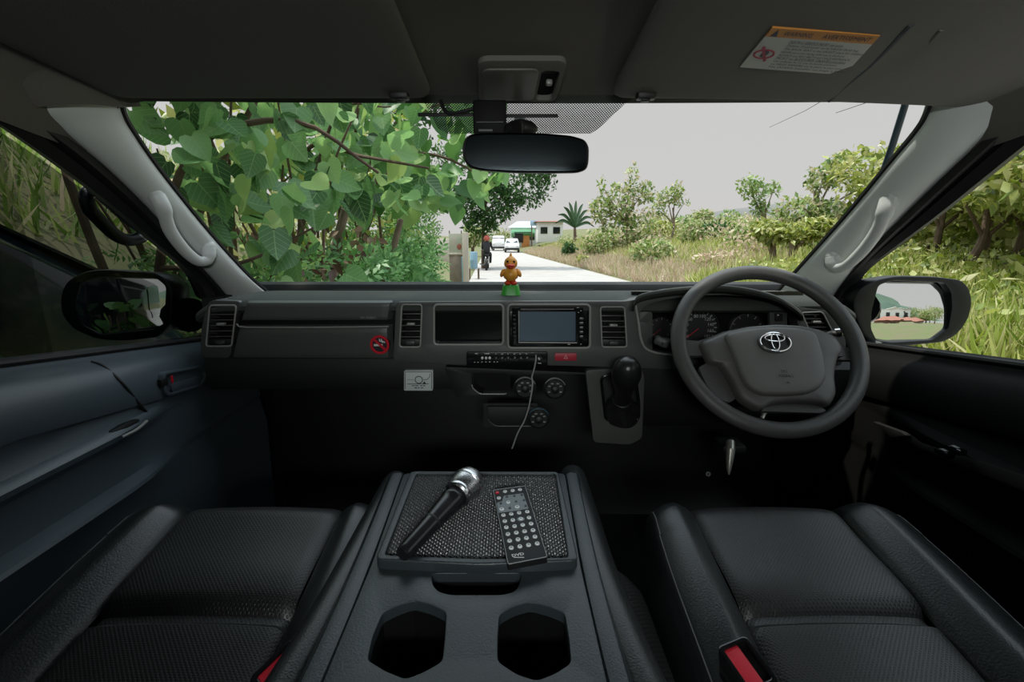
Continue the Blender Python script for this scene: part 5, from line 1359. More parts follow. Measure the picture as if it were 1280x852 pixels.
hanging(0, [(-1.9, -.15, 5.2, 7.4, h + .42, h + 2.4, 200), (-1.6, -.75, 5.2, 7.2, h + .35, h + 1.0, 40), (-2.6, -1.0, 5.4, 7.0, h + .6, h + 2.2, 70)], .18, .285, P3, 'foliage', L_MID, tmpl_heart())
branches('branches', [([(-2.2, 6.3, .2), (-2.0, 6.3, h), (-1.6, 6.1, h + .9), (-.9, 5.8, h + .95), (-.2, 5.7, h + .62)], .04, .01), ([(-2.0, 6.3, h), (-1.3, 6.5, h + 1.5), (-.4, 6.6, h + 1.8)], .03, .01)], BARK, P3)
# dry curled leaf and stems under the first shrub
q = hanging(0, [(-1.5, -1.1, 2.85, 3.2, h - .45, h - .18, 26), (-2.3, -1.3, 3.7, 4.8, h - .5, h + .1, 120)], .08, .17, None, 'dry_leaves', L_DRY, tmpl_oval()); tag(q, 'brown dried leaves and litter under the nearest shrub', 'dry leaves', kind='stuff')
for lab, pts, r0_, r1_ in (('pale leaning stem rising from the left bank, nearer one', [(-1.95, 4.6, .6), (-1.75, 4.5, h - .25), (-1.55, 4.4, h + .25)], .06, .04), ('pale leaning stem rising from the left bank, farther one', [(-1.75, 5.6, .5), (-1.5, 5.6, h - .35), (-1.3, 5.5, h + .2)], .055, .035)):
    P = bez(pts, 14); o_ = MB().tube(P, [r0_ + (r1_ - r0_) * i / (len(P) - 1) for i in range(len(P))], 10).done('tree_stem', BARKG); tag(o_, lab, 'stem')
# thicket of small leaves and bare twigs behind the big leaves
tk = thing('thicket', 'dim thicket of small leaves and brown twigs behind the heart leaved shrubs', 'undergrowth', (-3.2, 5.5, 0))
k = 2600; pos = np.stack([rng.uniform(-4.6, -1.7, k), rng.uniform(3.9, 9.5, k), rng.uniform(1.1, 4.6, k)], -1); pos = pos[pos[:, 0] > -.72 * pos[:, 1]]; k = len(pos)
cloud('foliage', L_SUN, pos, rng.uniform(.09, .2, k), rnd(k, .7) + np.array([.1, -.1, -.4]), rnd(k, .6) + np.array([.3, -.5, .5]), tmpl_oval(), tk)
tw = []
for i in range(34):
    x0, y0 = random.uniform(-3.2, -1.7), random.uniform(3.6, 7.5); a = random.uniform(-.6, .7)
    tw.append(([(x0, y0, .3), (x0 + a * .3, y0, 1.2), (x0 + a * .7, y0 - .2, 2.0), (x0 + a * 1.3, y0 - .3, random.uniform(2.2, 3.4))], random.uniform(.015, .045), .006))
branches('twigs', tw, BARK, tk)
# low weeds and ferns on the bank
for lab, bx, k, s0, s1, M in (('pale green fern clump low on the left bank beyond the wiper', (-2.3, -1.30, 3.9, 5.6, .75, 1.42), 620, .14, .28, L_WEED), ('bright fern clump at the foot of the left bank beside the road', (-2.3, -1.2, 5.6, 8.2, .3, 1.5), 760, .16, .30, L_WEED),
                              ('dense green climber hanging over the far left bank', (-3.0, -1.75, 7.5, 11.5, .9, 2.7), 900, .16, .32, L_MID), ('dark undergrowth below the nearest shrub', (-3.0, -1.4, 3.1, 3.9, .4, 1.5), 380, .12, .24, L_MID)):
    x0, x1, y0, y1, z0, z1 = bx
    pos = np.stack([rng.uniform(x0, x1, k), rng.uniform(y0, y1, k), rng.uniform(z0, z1, k)], -1)
    f = thing('fern_clump', lab, 'undergrowth', ((x0 + x1) / 2, (y0 + y1) / 2, 0), 'undergrowth on the left bank')
    cloud('foliage', M, pos, rng.uniform(s0, s1, k), rnd(k, .6) + np.array([.3, -.3, .1]), rnd(k, .5) + np.array([.2, -.5, .7]), tmpl_sprig(), f)
    branches('stems', [([((x0 + x1) / 2 - .2 + .15 * i, (y0 + y1) / 2 - .3 + .2 * i, .0), ((x0 + x1) / 2 - .1 + .15 * i, (y0 + y1) / 2 + .2 * i, (z0 + z1) / 2), ((x0 + x1) / 2 + .2 * i - .2, (y0 + y1) / 2, z1)], .02, .006) for i in range(4)], BARK, f)
# plant added below the passenger window, stands in for reflected leaves
pw = thing('leafy_weed', 'dim green leafy weed just outside the passenger window', 'plant', (-1.18, .95, 0))
k = 60; pos = np.stack([rng.uniform(-1.34, -1.16, k), rng.uniform(.62, 1.12, k), rng.uniform(1.0, 1.43, k)], -1)
cloud('foliage', L_MID, pos, rng.uniform(.06, .11, k), rnd(k, .6) + np.array([.1, 0, -.2]), rnd(k, .5) + np.array([.6, -.3, .6]), tmpl_heart(), pw)
branches('stems', [([(-1.22, .8 + .08 * i, .0), (-1.22, .78 + .08 * i, .8), (-1.24, .72 + .1 * i, 1.38)], .010, .004) for i in range(4)], BARK, pw)

# trees added out of view on the bank to shade the passenger side
for i, (x, y, hh) in enumerate(((-3.9, -1.6, 3.3), (-4.2, 1.4, 3.5))):
    b_ = (x, y, float(ground(x, y)) - .1)
    tree('bank_tree', ['tree on the bank overhanging the rear of the parked van', 'tree on the bank overhanging the front of the parked van'][i], b_, [([(0, 0, 0), (.1, 0, 1.5), (.5, 0, hh)], .13, .07), ([(.3, 0, 2.2), (1.6, .2, hh + .3)], .06, .02)],
         [((1.1, 0, hh + .5), (2.4, 2.3, 1.0), 2600), ((-.6, 0, hh + .9), (1.8, 1.9, 1.0), 800)], .34, L_MID, BARK, 'trees over the left bank')
# grass up the left bank
k = 16000; x = rng.uniform(-14, -3.6, k); y = rng.uniform(.5, 16, k); z = ground(x, y); keep = z > 1.55; x, y, z = x[keep], y[keep], z[keep]; k = len(x)
o_ = cloud('bank_grass', L_TREE, np.stack([x, y, z - .05], -1), rng.uniform(.25, .6, k), rnd(k, .35) + np.array([0, 0, 1.]), rnd(k, 1.) + np.array([.5, -.5, 0]), tmpl_blade()); tag(o_, 'long green grass on the bank seen over the dark parked van', 'grass', kind='stuff')

def gp(px, py, Y): # base on the ground straight below a pixel column
    p = at(px, py, Y=Y); return (p.x, Y, float(ground(p.x, Y)))
def rel(base, px, py): p = at(px, py, Y=base[1]); return (p.x - base[0], 0, p.z - base[2])
# tree over the left side of the road
b_ = gp(604, 332, 24)
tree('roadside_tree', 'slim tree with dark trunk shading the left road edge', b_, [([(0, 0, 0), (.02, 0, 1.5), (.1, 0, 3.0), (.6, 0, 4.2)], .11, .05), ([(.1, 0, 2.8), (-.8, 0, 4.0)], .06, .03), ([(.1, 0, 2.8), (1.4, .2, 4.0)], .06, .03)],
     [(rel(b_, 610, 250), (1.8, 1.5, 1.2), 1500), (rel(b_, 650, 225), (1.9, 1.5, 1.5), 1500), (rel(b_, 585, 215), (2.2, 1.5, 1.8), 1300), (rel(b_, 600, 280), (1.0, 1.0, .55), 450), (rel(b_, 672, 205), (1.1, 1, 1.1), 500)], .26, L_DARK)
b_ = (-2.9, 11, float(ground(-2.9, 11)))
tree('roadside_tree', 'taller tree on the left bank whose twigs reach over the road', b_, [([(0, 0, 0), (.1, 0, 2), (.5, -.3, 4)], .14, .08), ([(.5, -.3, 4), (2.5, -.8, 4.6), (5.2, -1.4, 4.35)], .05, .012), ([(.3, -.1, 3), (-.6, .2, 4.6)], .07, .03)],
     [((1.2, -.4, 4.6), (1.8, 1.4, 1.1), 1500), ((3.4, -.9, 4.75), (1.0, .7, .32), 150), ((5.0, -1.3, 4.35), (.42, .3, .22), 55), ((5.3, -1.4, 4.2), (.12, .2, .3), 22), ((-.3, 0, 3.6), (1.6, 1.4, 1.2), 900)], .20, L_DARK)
# scraggly trees on the right slope
def rtree(label, px, Y, blobs, leaf, M, r=.09, Mb=BARKG, n=1.):
    """blobs: (px,py,rx_px,ry_px,count)"""
    p = at(px, 300, Y=Y); b_ = (p.x, Y, float(ground(p.x, Y))); d = Y / F
    cr_ = [((*rel(b_, a, c)[:1], 0, rel(b_, a, c)[2]), (rx_ * d, max(rx_, ry_) * d * .8, ry_ * d), int(k * n)) for a, c, rx_, ry_, k in blobs]
    top = max(c[0][2] for c in cr_)
    tr_ = [([(0, 0, -.1), (.05 * top, 0, top * .35), (0, 0, top * .7)], r, r * .55)] + [([(0.02 * top, 0, top * .4), (c[0][0] * .6, 0, (top * .5 + c[0][2]) / 2), c[0]], r * .5, r * .15) for c in cr_]
    return tree('hillside_tree', label, b_, tr_, cr_, leaf, M, Mb, 'trees on the right slope')
rtree('wispy tree with sparse top sprigs, first beyond the palm', 778, 30, [(752, 262, 16, 16, 330), (775, 250, 22, 22, 430), (790, 218, 7, 14, 70), (753, 232, 6, 12, 40), (805, 240, 14, 14, 190), (772, 290, 26, 22, 450), (798, 285, 20, 22, 330)], .33, L_TREE)
rtree('small tree with ragged crown beside the wispy tree', 838, 32, [(835, 246, 18, 10, 240), (845, 240, 10, 12, 130), (822, 262, 12, 10, 120), (855, 254, 9, 3, 30)], .30, L_TREE)
rtree('round distant tree on the ridge in the middle of the right slope', 877, 45, [(878, 270, 15, 9, 380)], .40, L_TREE)
rtree('pale bare topped tree on the ridge', 913, 42, [(912, 270, 14, 9, 200), (905, 280, 12, 8, 140)], .32, L_PALE)
rtree('lone loose crowned tree against the sky', 950, 26, [(936, 232, 12, 14, 130), (948, 240, 12, 16, 150), (968, 235, 8, 9, 60), (950, 262, 10, 10, 90)], .30, L_PALE)
rtree('large tree with bright layered crown left of the driver pillar', 1010, 17, [(1000, 262, 30, 18, 400), (1030, 222, 22, 17, 330), (1052, 203, 16, 11, 210), (985, 285, 22, 12, 260), (1040, 262, 26, 13, 300), (1082, 232, 20, 18, 260)], .24, L_TREE)
rtree('leaning tree with two pale trunks by the driver pillar, left one', 966, 14.5, [(968, 292, 24, 12, 420), (955, 286, 16, 10, 200)], .22, L_SUN, r=.13)
rtree('leaning tree with pale trunk by the driver pillar, right one', 990, 14, [(1000, 290, 26, 13, 480), (1022, 284, 20, 13, 330)], .22, L_SUN, r=.13)
# bushes on the slope
def bush(label, px, py, rx_, ry_, Y, M, n, leaf=.25):
    p = at(px, py + ry_, Y=Y); g = float(ground(p.x, Y)); zz = at(px, py, Y=Y).z; d = Y / F
    b_ = (p.x, Y, g); zc_ = max(zz - g, ry_ * d * .8)
    t = tree('bush', label, b_, [([(.04 * i - .06, 0, -.05), (.1 * i - .15, 0, zc_ * .5), (.22 * i - .33, 0, zc_)], .03, .01) for i in range(4)], [((0, 0, zc_), (rx_ * d, rx_ * d * .8, ry_ * d), n)], leaf, M, BARK, 'bushes on the right slope', cat='bush'); return t
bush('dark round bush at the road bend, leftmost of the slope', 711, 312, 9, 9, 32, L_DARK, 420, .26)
bush('green bush on the slope below the wispy tree', 745, 306, 19, 17, 29, L_TREE, 700, .28)
bush('pale green bush left of the wispy tree', 728, 330, 10, 6, 26, L_SUN, 260, .2)
bush('wide bright bush at the road edge', 815, 322, 30, 17, 21, L_TREE, 900, .24)
bush('leafy dark bush in the middle of the slope', 862, 305, 15, 18, 27, L_TREE, 620, .26)
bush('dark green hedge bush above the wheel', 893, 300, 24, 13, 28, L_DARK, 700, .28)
bush('small bush beside the leaning trunks', 925, 300, 20, 16, 22, L_TREE, 620, .24)
bush('sunny bush on the ridge right of the wispy tree', 826, 285, 26, 14, 34, L_SUN, 640, .30)
bush('olive bush on the ridge left of the round tree', 850, 282, 16, 12, 38, L_PALE, 420, .30)
bush('green shrub behind the leaning trunks', 1010, 325, 40, 18, 17, L_TREE, 900, .24)
bush('low pink tinged bush on the slope, nearest the wheel rim', 905, 330, 36, 9, 17, L_PINK, 620, .2)
bush('reddish scrub on the skyline of the right slope', 800, 272, 40, 9, 44, L_PINK, 480, .3)
# banana plant
p = at(718, 300, Y=46); bp_ = Vector((p.x, 46, float(ground(p.x, 46))))
pl = thing('palm_tree', 'dark palm with upright fronds beside the white houses', 'palm', bp_)
zt = at(718, 284, Y=46).z; MB().tube([bp_, bp_ + Vector((.05, 0, (zt - bp_.z) * .5)), Vector((bp_.x, 46, zt))], [.2, .16, .12], 10).done('trunk', BARK, pl)
for i, a in enumerate(np.linspace(8, 165, 9)):
    d = Vector((math.cos(rad(a)), random.uniform(-.5, .5), math.sin(rad(a)) * 1.25)); tip = Vector((bp_.x, 46, zt)) + d * 2.1; midp = Vector((bp_.x, 46, zt)) + d * 1.2 + Vector((0, 0, .25))
    P = bez([Vector((bp_.x, 46, zt)), midp, tip + Vector((0, 0, -.35 * abs(math.cos(rad(a)))))], 12)
    rows = [[q + Vector((-math.sin(rad(a)), 0, math.cos(rad(a)))) * s_ * .15 * math.sin(math.pi * min(1, .08 + i_ / (len(P) - 1) * .95)) ** .6 + Vector((0, -.06 * abs(s_), 0)) for s_ in (-1, 0, 1)] for i_, q in enumerate(P)]
    MB().grid(rows).done('frond', mat('frond_green', (.035, .09, .03), .5), pl)

# ---- tall grass on the right
def grass(name, label, n, x0, x1, y0, y1, h0, h1, M, cond=None):
    x = rng.uniform(0, 1, n) ; y = y0 + (y1 - y0) * rng.uniform(0, 1, n)
    x = interp(y, XR) + x0 + (x1 - x0) * x ** 1.2
    z = ground(x, y)
    o_ = cloud(name, M, np.stack([x, y, z - .03], -1), rng.uniform(h0, h1, n), rnd(n, .33) + np.array([0, 0, 1.]), rnd(n, 1.), tmpl_blade())
    return tag(o_, label, 'grass', kind='stuff')
grass('tall_grass', 'tall sunlit grass outside the driver window', 22000, .35, 4.5, 1.5, 13, .35, .85, L_GRASS)
grass('pink_grass', 'pinkish dry grass along the right road edge', 26000, .15, 5.5, 12, 48, .25, .55, L_PINK)
grass('slope_grass', 'green and tan grass over the right slope', 26000, 2.5, 20, 14, 52, .3, .7, L_GRASS)
k = 5200; x = rng.uniform(5.3, 9.2, k); y = rng.uniform(2.0, 12, k); z = ground(x, y) + rng.uniform(0.1, .75, k)
o_ = cloud('leafy_weeds', L_SUN, np.stack([x, y, z], -1), rng.uniform(.10, .24, k), rnd(k, .8), rnd(k, .6) + np.array([0, -.3, .8]), tmpl_oval()); tag(o_, 'broad leaved sunlit weeds below the wire fence', 'weeds', kind='stuff')
# scrub covering the slope
for nm, lab, M, n_, seed_ in (('green_scrub', 'patchy green scrub over the right slope', L_TREE, 46, 1), ('pink_scrub', 'pale pinkish dry scrub over the right slope', L_PINK, 44, 2)):
    r2 = np.random.default_rng(seed_ + 40); ps = []
    for i in range(n_):
        y = r2.uniform(17, 48); x = float(interp(y, XR)) + r2.uniform(3.2, 19); g = float(ground(x, y)); r_ = r2.uniform(.5, 1.2)
        ps.append(blob(150, (x, y, g + r_ * .55), (r_ * 1.3, r_, r_ * .75), .3))
    ps = np.concatenate(ps); k = len(ps)
    tag(cloud(nm, M, ps, rng.uniform(.12, .30, k), rnd(k, .8), rnd(k, .6) + np.array([0, -.3, .7]), tmpl_oval()), lab, 'scrub', kind='stuff')
# ---- living fence outside the driver window
ft = [(1110, 330, 9.6, -.3), (1152, 345, 9.0, .35), (1206, 348, 8.2, .3), (1222, 345, 9.6, 0), (1246, 350, 8.6, .5), (1272, 350, 7.8, .35), (1300, 350, 7.4, .2)]
flab = ['first from the mirror arm', 'slanting right above the mirror shell', 'with an S bend right of the mirror', 'straight and dark behind the bent one', 'forked and leaning right', 'thick and leaning at the frame edge', 'just beyond the frame edge']
posts = []
for (px, py, X_, lean), lb in zip(ft, flab):
    p = at(px, py, X=X_); g = float(ground(X_, p.y)); b_ = (X_, p.y, g); posts.append(Vector((X_, p.y, g)))
    d = p.y / F; zt = 1.25
    tr_ = [([(0, 0, -.1), (lean * .2 + .12 * math.sin(px), .0, .5), (lean * .55, 0, 1.0), (lean * .8, .1, zt + .3)], .085, .05), ([(lean * .6, 0, 1.0), (lean - .6, .2, 1.9)], .04, .015), ([(lean * .6, 0, 1.0), (lean + .7, -.2, 2.0)], .04, .015)]
    cr_ = [((lean, 0, 1.95), (1.15, 1.15, .55), 520), ((lean - .5, .2, 2.5), (.9, .9, .5), 330), ((lean + .6, -.1, 1.55), (.9, .8, .35), 260)]
    tree('fence_tree', 'leafy living fence tree outside the driver window, ' + lb, b_, tr_, cr_, .22, L_SUN, BARK, 'living fence trees')
posts.sort(key=lambda v: v.y)
for hgt, lb in ((.62, 'thin upper wire strung along the living fence'), (.35, 'thin lower wire strung along the living fence')):
    o_ = MB().tube([Vector((v.x - .1, v.y, v.z + hgt)) for v in posts], .012, 6).done('fence_wire', M_RUBBER); tag(o_, lb, 'wire')
for i, (px, Y, hgt) in enumerate(((1190, 13, 3.2), (1240, 11.5, 3.0), (1290, 10.2, 3.2), (1165, 13, 1.9), (1345, 9.4, 3.0))):
    p = at(px, 300, Y=Y); b_ = (p.x, Y, float(ground(p.x, Y)))
    tree('backing_tree', 'bushy yellow green tree behind the living fence, ' + ['above the mirror', 'right of the mirror', 'at the right frame edge', 'above the mirror arm', 'just outside the right frame edge'][i], b_, [([(0, 0, -.1), (.1, 0, 1.2), (0, 0, hgt * .8)], .12, .06)],
         [((0, 0, hgt * .70), (1.9, 1.6, 1.0), 1100), ((.5, 0, hgt * .95), (1.4, 1.4, .8), 600), ((0, 0, .75), (2.0, 1.5, .6), 500)], .27, L_SUN, BARK, 'trees behind the living fence')

# ---- left road side things
def box_thing(name, label, cat, parts, loc): 
    t = thing(name, label, cat, loc)
    for nm, c, s_, M, bev in parts: MB().box(c, s_, bev=bev).done(nm, M, t)
    return t
Mc = mat('post_concrete', (.46, .41, .35), .9, bump=(20, .5)); Mt = mat('tan_board', (.23, .19, .155), .8, var=(5, (.19, .155, .125))); Mbl = mat('drum_blue', (.22, .36, .46), .5)
p = at(583, 358, Y=15.4); 
g_ = thing('gate_post', 'square concrete gate post at the left road edge', 'post', (p.x, 15.4, 0))
MB().box((p.x, 15.4, .88), (.19, .19, 1.78), bev=.02).done('shaft', Mc, g_); MB().box((p.x, 15.4, .05), (.32, .30, .14), bev=.02).done('footing', Mc, g_)
p2 = at(570.5, 340, Y=15.6)
g_ = thing('board_gate', 'tan gate board beside the concrete post', 'gate', (p2.x, 15.6, 0))
MB().box((p2.x, 15.6, .56), (.46, .05, .98), bev=.01).done('board', Mt, g_); MB().box((p2.x, 15.57, 1.06), (.5, .06, .06), bev=.01).done('rail', Mc, g_); MB().box((p2.x + .22, 15.5, .5), (.05, .05, .95), bev=.008).done('blue_edge', Mbl, g_)
g_ = thing('hanging_poster', 'faded greenish poster hanging above the tan gate board', 'poster', (p2.x, 15.6, 1.1))
MB().box((p2.x, 15.6, 1.42), (.44, .02, .62), bev=.004).done('sheet', mat('poster_green', (.36, .42, .33), .8, var=(4, (.45, .40, .34))), g_)
MB().ell((p2.x + .12, 15.585, 1.3), (.08, .012, .10)).done('dark_print', mat('poster_brown', (.30, .10, .07), .8), g_)
for dx in (-.2, .2): MB().box((p2.x + dx, 15.62, .95), (.03, .03, 1.75)).done('pole', BARK, g_)
p3 = at(592.5, 344, Y=18); g3 = 0
g_ = thing('water_drum', 'pale blue drum on a low rack behind the gate post', 'drum', (p3.x, 18, 0))
MB().lathe([(0, .42), (.14, .42), (.15, .46), (.15, .72), (.155, .74), (.15, .76), (.15, 1.02), (.13, 1.06), (0, 1.06)], (p3.x, 18, 0), (0, 0, 1), 24).done('barrel', Mbl, g_)
for dx, dy in ((-.18, -.15), (.18, -.15), (-.18, .15), (.18, .15)): MB().box((p3.x + dx, 18 + dy, .2), (.05, .05, .42)).done('leg', BARK, g_)
# parked motorcycle with rider
def motorbike(x, y):
    b_ = thing('motorcycle', 'dark motorcycle standing under the roadside tree', 'motorcycle', (x, y, 0))
    for yy_ in (-.62, .62):
        wv = MB(); wv.lathe([(.30, -.05), (.30, .05), (.24, .055), (.24, -.055), (.30, -.05)], (x, y + yy_, .30), (1, 0, 0), 24); w_ = wv.done('wheel', M_RUBBER, b_)
        MB().lathe([(0, -.03), (.05, -.04), (.05, .04), (0, .03)], (x, y + yy_, .30), (1, 0, 0), 14).done('wheel_hub', M_STEEL, w_)
        sp_ = MB()
        for a in range(6): sp_.tube([(x, y + yy_, .30), (x, y + yy_ + .24 * math.cos(a * 1.047), .30 + .24 * math.sin(a * 1.047))], .01, 5)
        sp_.done('wheel_spokes', M_STEEL, w_)
    MB().tube(bez([(x, y - .6, .32), (x, y - .35, .42), (x, y, .38), (x, y + .35, .55), (x, y + .5, .85)], 16), .07, 8).done('frame', M_DARK, b_)
    MB().box((x, y - .02, .42), (.26, .36, .28), bev=.05).done('engine', M_STEEL, b_)
    MB().ell((x, y + .12, .74), (.13, .26, .12)).done('fuel_tank', M_DARK, b_)
    MB().box((x, y - .32, .76), (.22, .62, .08), bev=.03).done('seat', M_LEATHER, b_)
    MB().tube([(x - .30, y + .42, .98), (x, y + .5, .92), (x + .30, y + .42, .98)], .018, 8).done('handlebar', M_STEEL, b_)
    MB().tube([(x, y + .62, .30), (x, y + .47, .95)], .04, 8).done('fork', M_STEEL, b_)
    MB().ell((x, y + .58, .86), (.09, .07, .09)).done('headlamp', M_STEEL, b_)
    MB().tube(bez([(x - .3, y - .85, .34), (x - .2, y - .2, .26), (x - .1, y, .3)], 8), .035, 8).done('exhaust', M_STEEL, b_)
    return b_
pm = at(609, 336, Y=23.4); motorbike(pm.x, 23.4)
def figure(loc, M, label):
    V_ = [(0, -.25, .86), (0, -.22, 1.08), (0, -.16, 1.30), (0, -.13, 1.40), (0, -.10, 1.53), (-.09, -.2, .84), (-.17, .15, .80), (-.17, .08, .38), (-.17, .16, .33), (.09, -.2, .84), (.17, .15, .80), (.17, .08, .38), (.17, .16, .33), (-.17, -.14, 1.33), (-.24, .08, 1.10), (-.25, .32, 1.00), (.17, -.14, 1.33), (.24, .08, 1.10), (.25, .32, 1.00)]
    Rr = [.16, .15, .16, .06, .10, .10, .085, .06, .05, .10, .085, .06, .05, .07, .05, .04, .07, .05, .04]
    Ed = [(0, 1), (1, 2), (2, 3), (3, 4), (0, 5), (5, 6), (6, 7), (7, 8), (0, 9), (9, 10), (10, 11), (11, 12), (2, 13), (13, 14), (14, 15), (2, 16), (16, 17), (17, 18)]
    me = bpy.data.meshes.new('person'); me.from_pydata(V_, Ed, []); o = bpy.data.objects.new('person', me); COL.objects.link(o); o.location = loc
    md = o.modifiers.new('skin', 'SKIN')
    for i, v in enumerate(me.skin_vertices[0].data): v.radius = (Rr[i], Rr[i]); v.use_root = (i == 0)
    sb = o.modifiers.new('sub', 'SUBSURF'); sb.levels = 1; sb.render_levels = 2
    bpy.context.view_layer.update()
    m2 = bpy.data.meshes.new_from_object(o.evaluated_get(bpy.context.evaluated_depsgraph_get())); o.modifiers.clear(); o.data = m2; m2.materials.clear(); m2.materials.append(M)
    m2.polygons.foreach_set('use_smooth', [True] * len(m2.polygons)); tag(o, label, 'person'); return o
pe = figure((pm.x, 23.4, 0), mat('dark_clothes', (.03, .03, .035), .9), 'person in dark clothes and red helmet sitting on the motorcycle')
hm = MB().ell((pm.x, 23.3, 1.56), (.15, .17, .15)).done('helmet', mat('helmet_red', (.55, .12, .09), .3)); hm.parent = pe; hm.matrix_parent_inverse = Matrix.Translation((-pm.x, -23.4, 0))

# ---- cars
def car(label, x, y, rot, Wd, Ln, Hc, paint, cat='car', van=False, name='car'):
    c_ = thing(name, label, cat, (x, y, 0)); M4 = Matrix.Translation((x, y, 0)) @ Matrix.Rotation(rot, 4, 'Z')
    f_ = lambda a, b, c: M4 @ Vector((a, b, c))
    hl, hw = Ln / 2, Wd / 2
    if van: prof = [(-hl, .35, .9, Hc * .99), (-hl + .05, .30, .9, Hc), (hl - 1.35, .28, .9, Hc), (hl - 1.02, .28, .9, Hc - .17), (hl - .42, .28, .9, 1.40), (hl - .17, .28, .88, 1.20), (hl - .03, .30, .8, .85), (hl, .36, .7, .55)]
    else: prof = [(-hl, .45, .7, Hc * .60), (-hl + .12, .32, .78, Hc * .66), (-hl + .5, .28, .8, Hc * .98), (-hl + 1.1, .28, .82, Hc), (.25, .28, .82, Hc * .98), (.85, .28, .82, Hc * .66), (hl - .5, .28, .8, Hc * .60), (hl - .08, .32, .72, Hc * .50), (hl, .42, .6, Hc * .38)]
    rows = []
    for (yy_, zb, zm, zt) in prof:
        sh = 1 if zt < Hc * .72 else .84
        if van: sh = .93
        zm = min(zm, zt - .08)
        rows.append([f_(-hw * .92, yy_, zb), f_(-hw, yy_, zb + .1), f_(-hw, yy_, zm), f_(-hw * (1 + sh) / 2, yy_, (zm + zt) / 2), f_(-hw * sh, yy_, zt - .08), f_(-hw * sh * .9, yy_, zt), f_(0, yy_, zt + .02), f_(hw * sh * .9, yy_, zt), f_(hw * sh, yy_, zt - .08), f_(hw * (1 + sh) / 2, yy_, (zm + zt) / 2), f_(hw, yy_, zm), f_(hw, yy_, zb + .1), f_(hw * .92, yy_, zb), f_(-hw * .92, yy_, zb)])
    mb = MB().grid(rows); 
    for r_ in (rows[0], rows[-1]): mb.bm.faces.new([mb.bm.verts.new(p) for p in r_[:-1]])
    bmesh.ops.remove_doubles(mb.bm, verts=mb.bm.verts[:], dist=.001)
    mb.done('body', paint, c_, ang=40)
    # glass
    def quad(name, pts, off=.012):
        P = [f_(*p) for p in pts]; n = (P[1] - P[0]).cross(P[2] - P[0]).normalized(); ctr = sum(P, Vector()) / len(P); bc_ = f_(0, 0, Hc * .55)
        if n.dot(ctr - bc_) < 0: n = -n
        mb = MB(); t = bmesh.new(); fc = t.faces.new([t.verts.new(p + n * off) for p in P]); x_ = bmesh.ops.extrude_face_region(t, geom=[fc]); 
        for v in x_['geom']:
            if isinstance(v, bmesh.types.BMVert): v.co -= n * .01
        mb.add(t); mb.done(name, M_CARGLASS, c_, smooth=False)
    if van:
        quad('windscreen', [(-hw * .84, hl - 1.02 + .04, Hc - .20), (hw * .84, hl - 1.02 + .04, Hc - .20), (hw * .88, hl - .45, 1.43), (-hw * .88, hl - .45, 1.43)], .015)
        for s_ in (-1, 1):
            for ya, yb in ((-hl + .3, -.6), (-.5, .6), (.7, hl - 1.25)): quad('side_window', [(s_ * hw * .968, ya, 1.15), (s_ * hw * .968, yb, 1.15), (s_ * hw * .938, yb - .05, Hc - .22), (s_ * hw * .938, ya, Hc - .22)], .02)
        MB().tube([f_(-.5, hl - .38, 1.42), f_(-.1, hl - .45, 1.46), f_(.35, hl - .60, 1.58)], .014, 6).done('wiper', M_RUBBER, c_)
    else:
        quad('windscreen', [(-hw * .70, .32, Hc * .93), (hw * .70, .32, Hc * .93), (hw * .80, .80, Hc * .69), (-hw * .80, .80, Hc * .69)])
        quad('rear_window', [(-hw * .70, -hl + .46, Hc * .93), (hw * .70, -hl + .46, Hc * .93), (hw * .80, -hl + .16, Hc * .70), (-hw * .80, -hl + .16, Hc * .70)])
        for s_ in (-1, 1): quad('side_window', [(s_ * hw * .93, -hl + .55, Hc * .70), (s_ * hw * .93, .65, Hc * .70), (s_ * hw * .86, .25, Hc * .92), (s_ * hw * .86, -hl + .65, Hc * .92)], .02)
    for s_ in (-1, 1):
        for yy_ in (-hl * .62, hl * .62):
            w_ = MB().lathe([(0, -.1), (.2, -.1), (.31, -.09), (.32, -.05), (.32, .05), (.31, .09), (.2, .1), (0, .1)], f_(s_ * (hw - .08), yy_, .32), (M4.to_3x3() @ Vector((1, 0, 0))), 24).done('wheel', M_RUBBER, c_)
            MB().lathe([(0, .02), (.18, .0), (.19, -.02), (0, -.02)], f_(s_ * (hw + .025), yy_, .32), (M4.to_3x3() @ Vector((s_, 0, 0))), 18).done('wheel_disc', M_STEEL, w_)
        for e_, nm, M in ((hl - .02, 'headlamp', M_WHITE), (-hl + .0, 'tail_lamp', M_RED)):
            MB().box(f_(s_ * hw * .72, e_, Hc * .47 if not van else .85), (.26, .06, .12), bev=.02).done(nm, M, c_)
    for e_, nm in ((hl, 'bumper'), (-hl, 'bumper')): MB().box(f_(0, e_, .42), (Wd * .94, .12, .20), rot=Euler((0, 0, rot)), bev=.04).done(nm, M_DARK, c_)
    return c_
car('dark van parked close alongside the passenger door', -2.22, -.25, 0, 1.72, 4.9, 1.92, M_DARKCAR, 'van', True, 'parked_van')
pc_ = at(640, 316, Y=50); car('dark fronted white car coming down the far road', pc_.x, 50, math.pi, 1.55, 3.7, 1.45, mat('white_paint', (.6, .6, .6), .3, coat=.3))
pc_ = at(623.5, 315, Y=56); car('white van parked far down the road under the trees', pc_.x, 56, math.pi, 1.5, 3.8, 1.75, MATS['white_paint'], 'van', True, 'van')
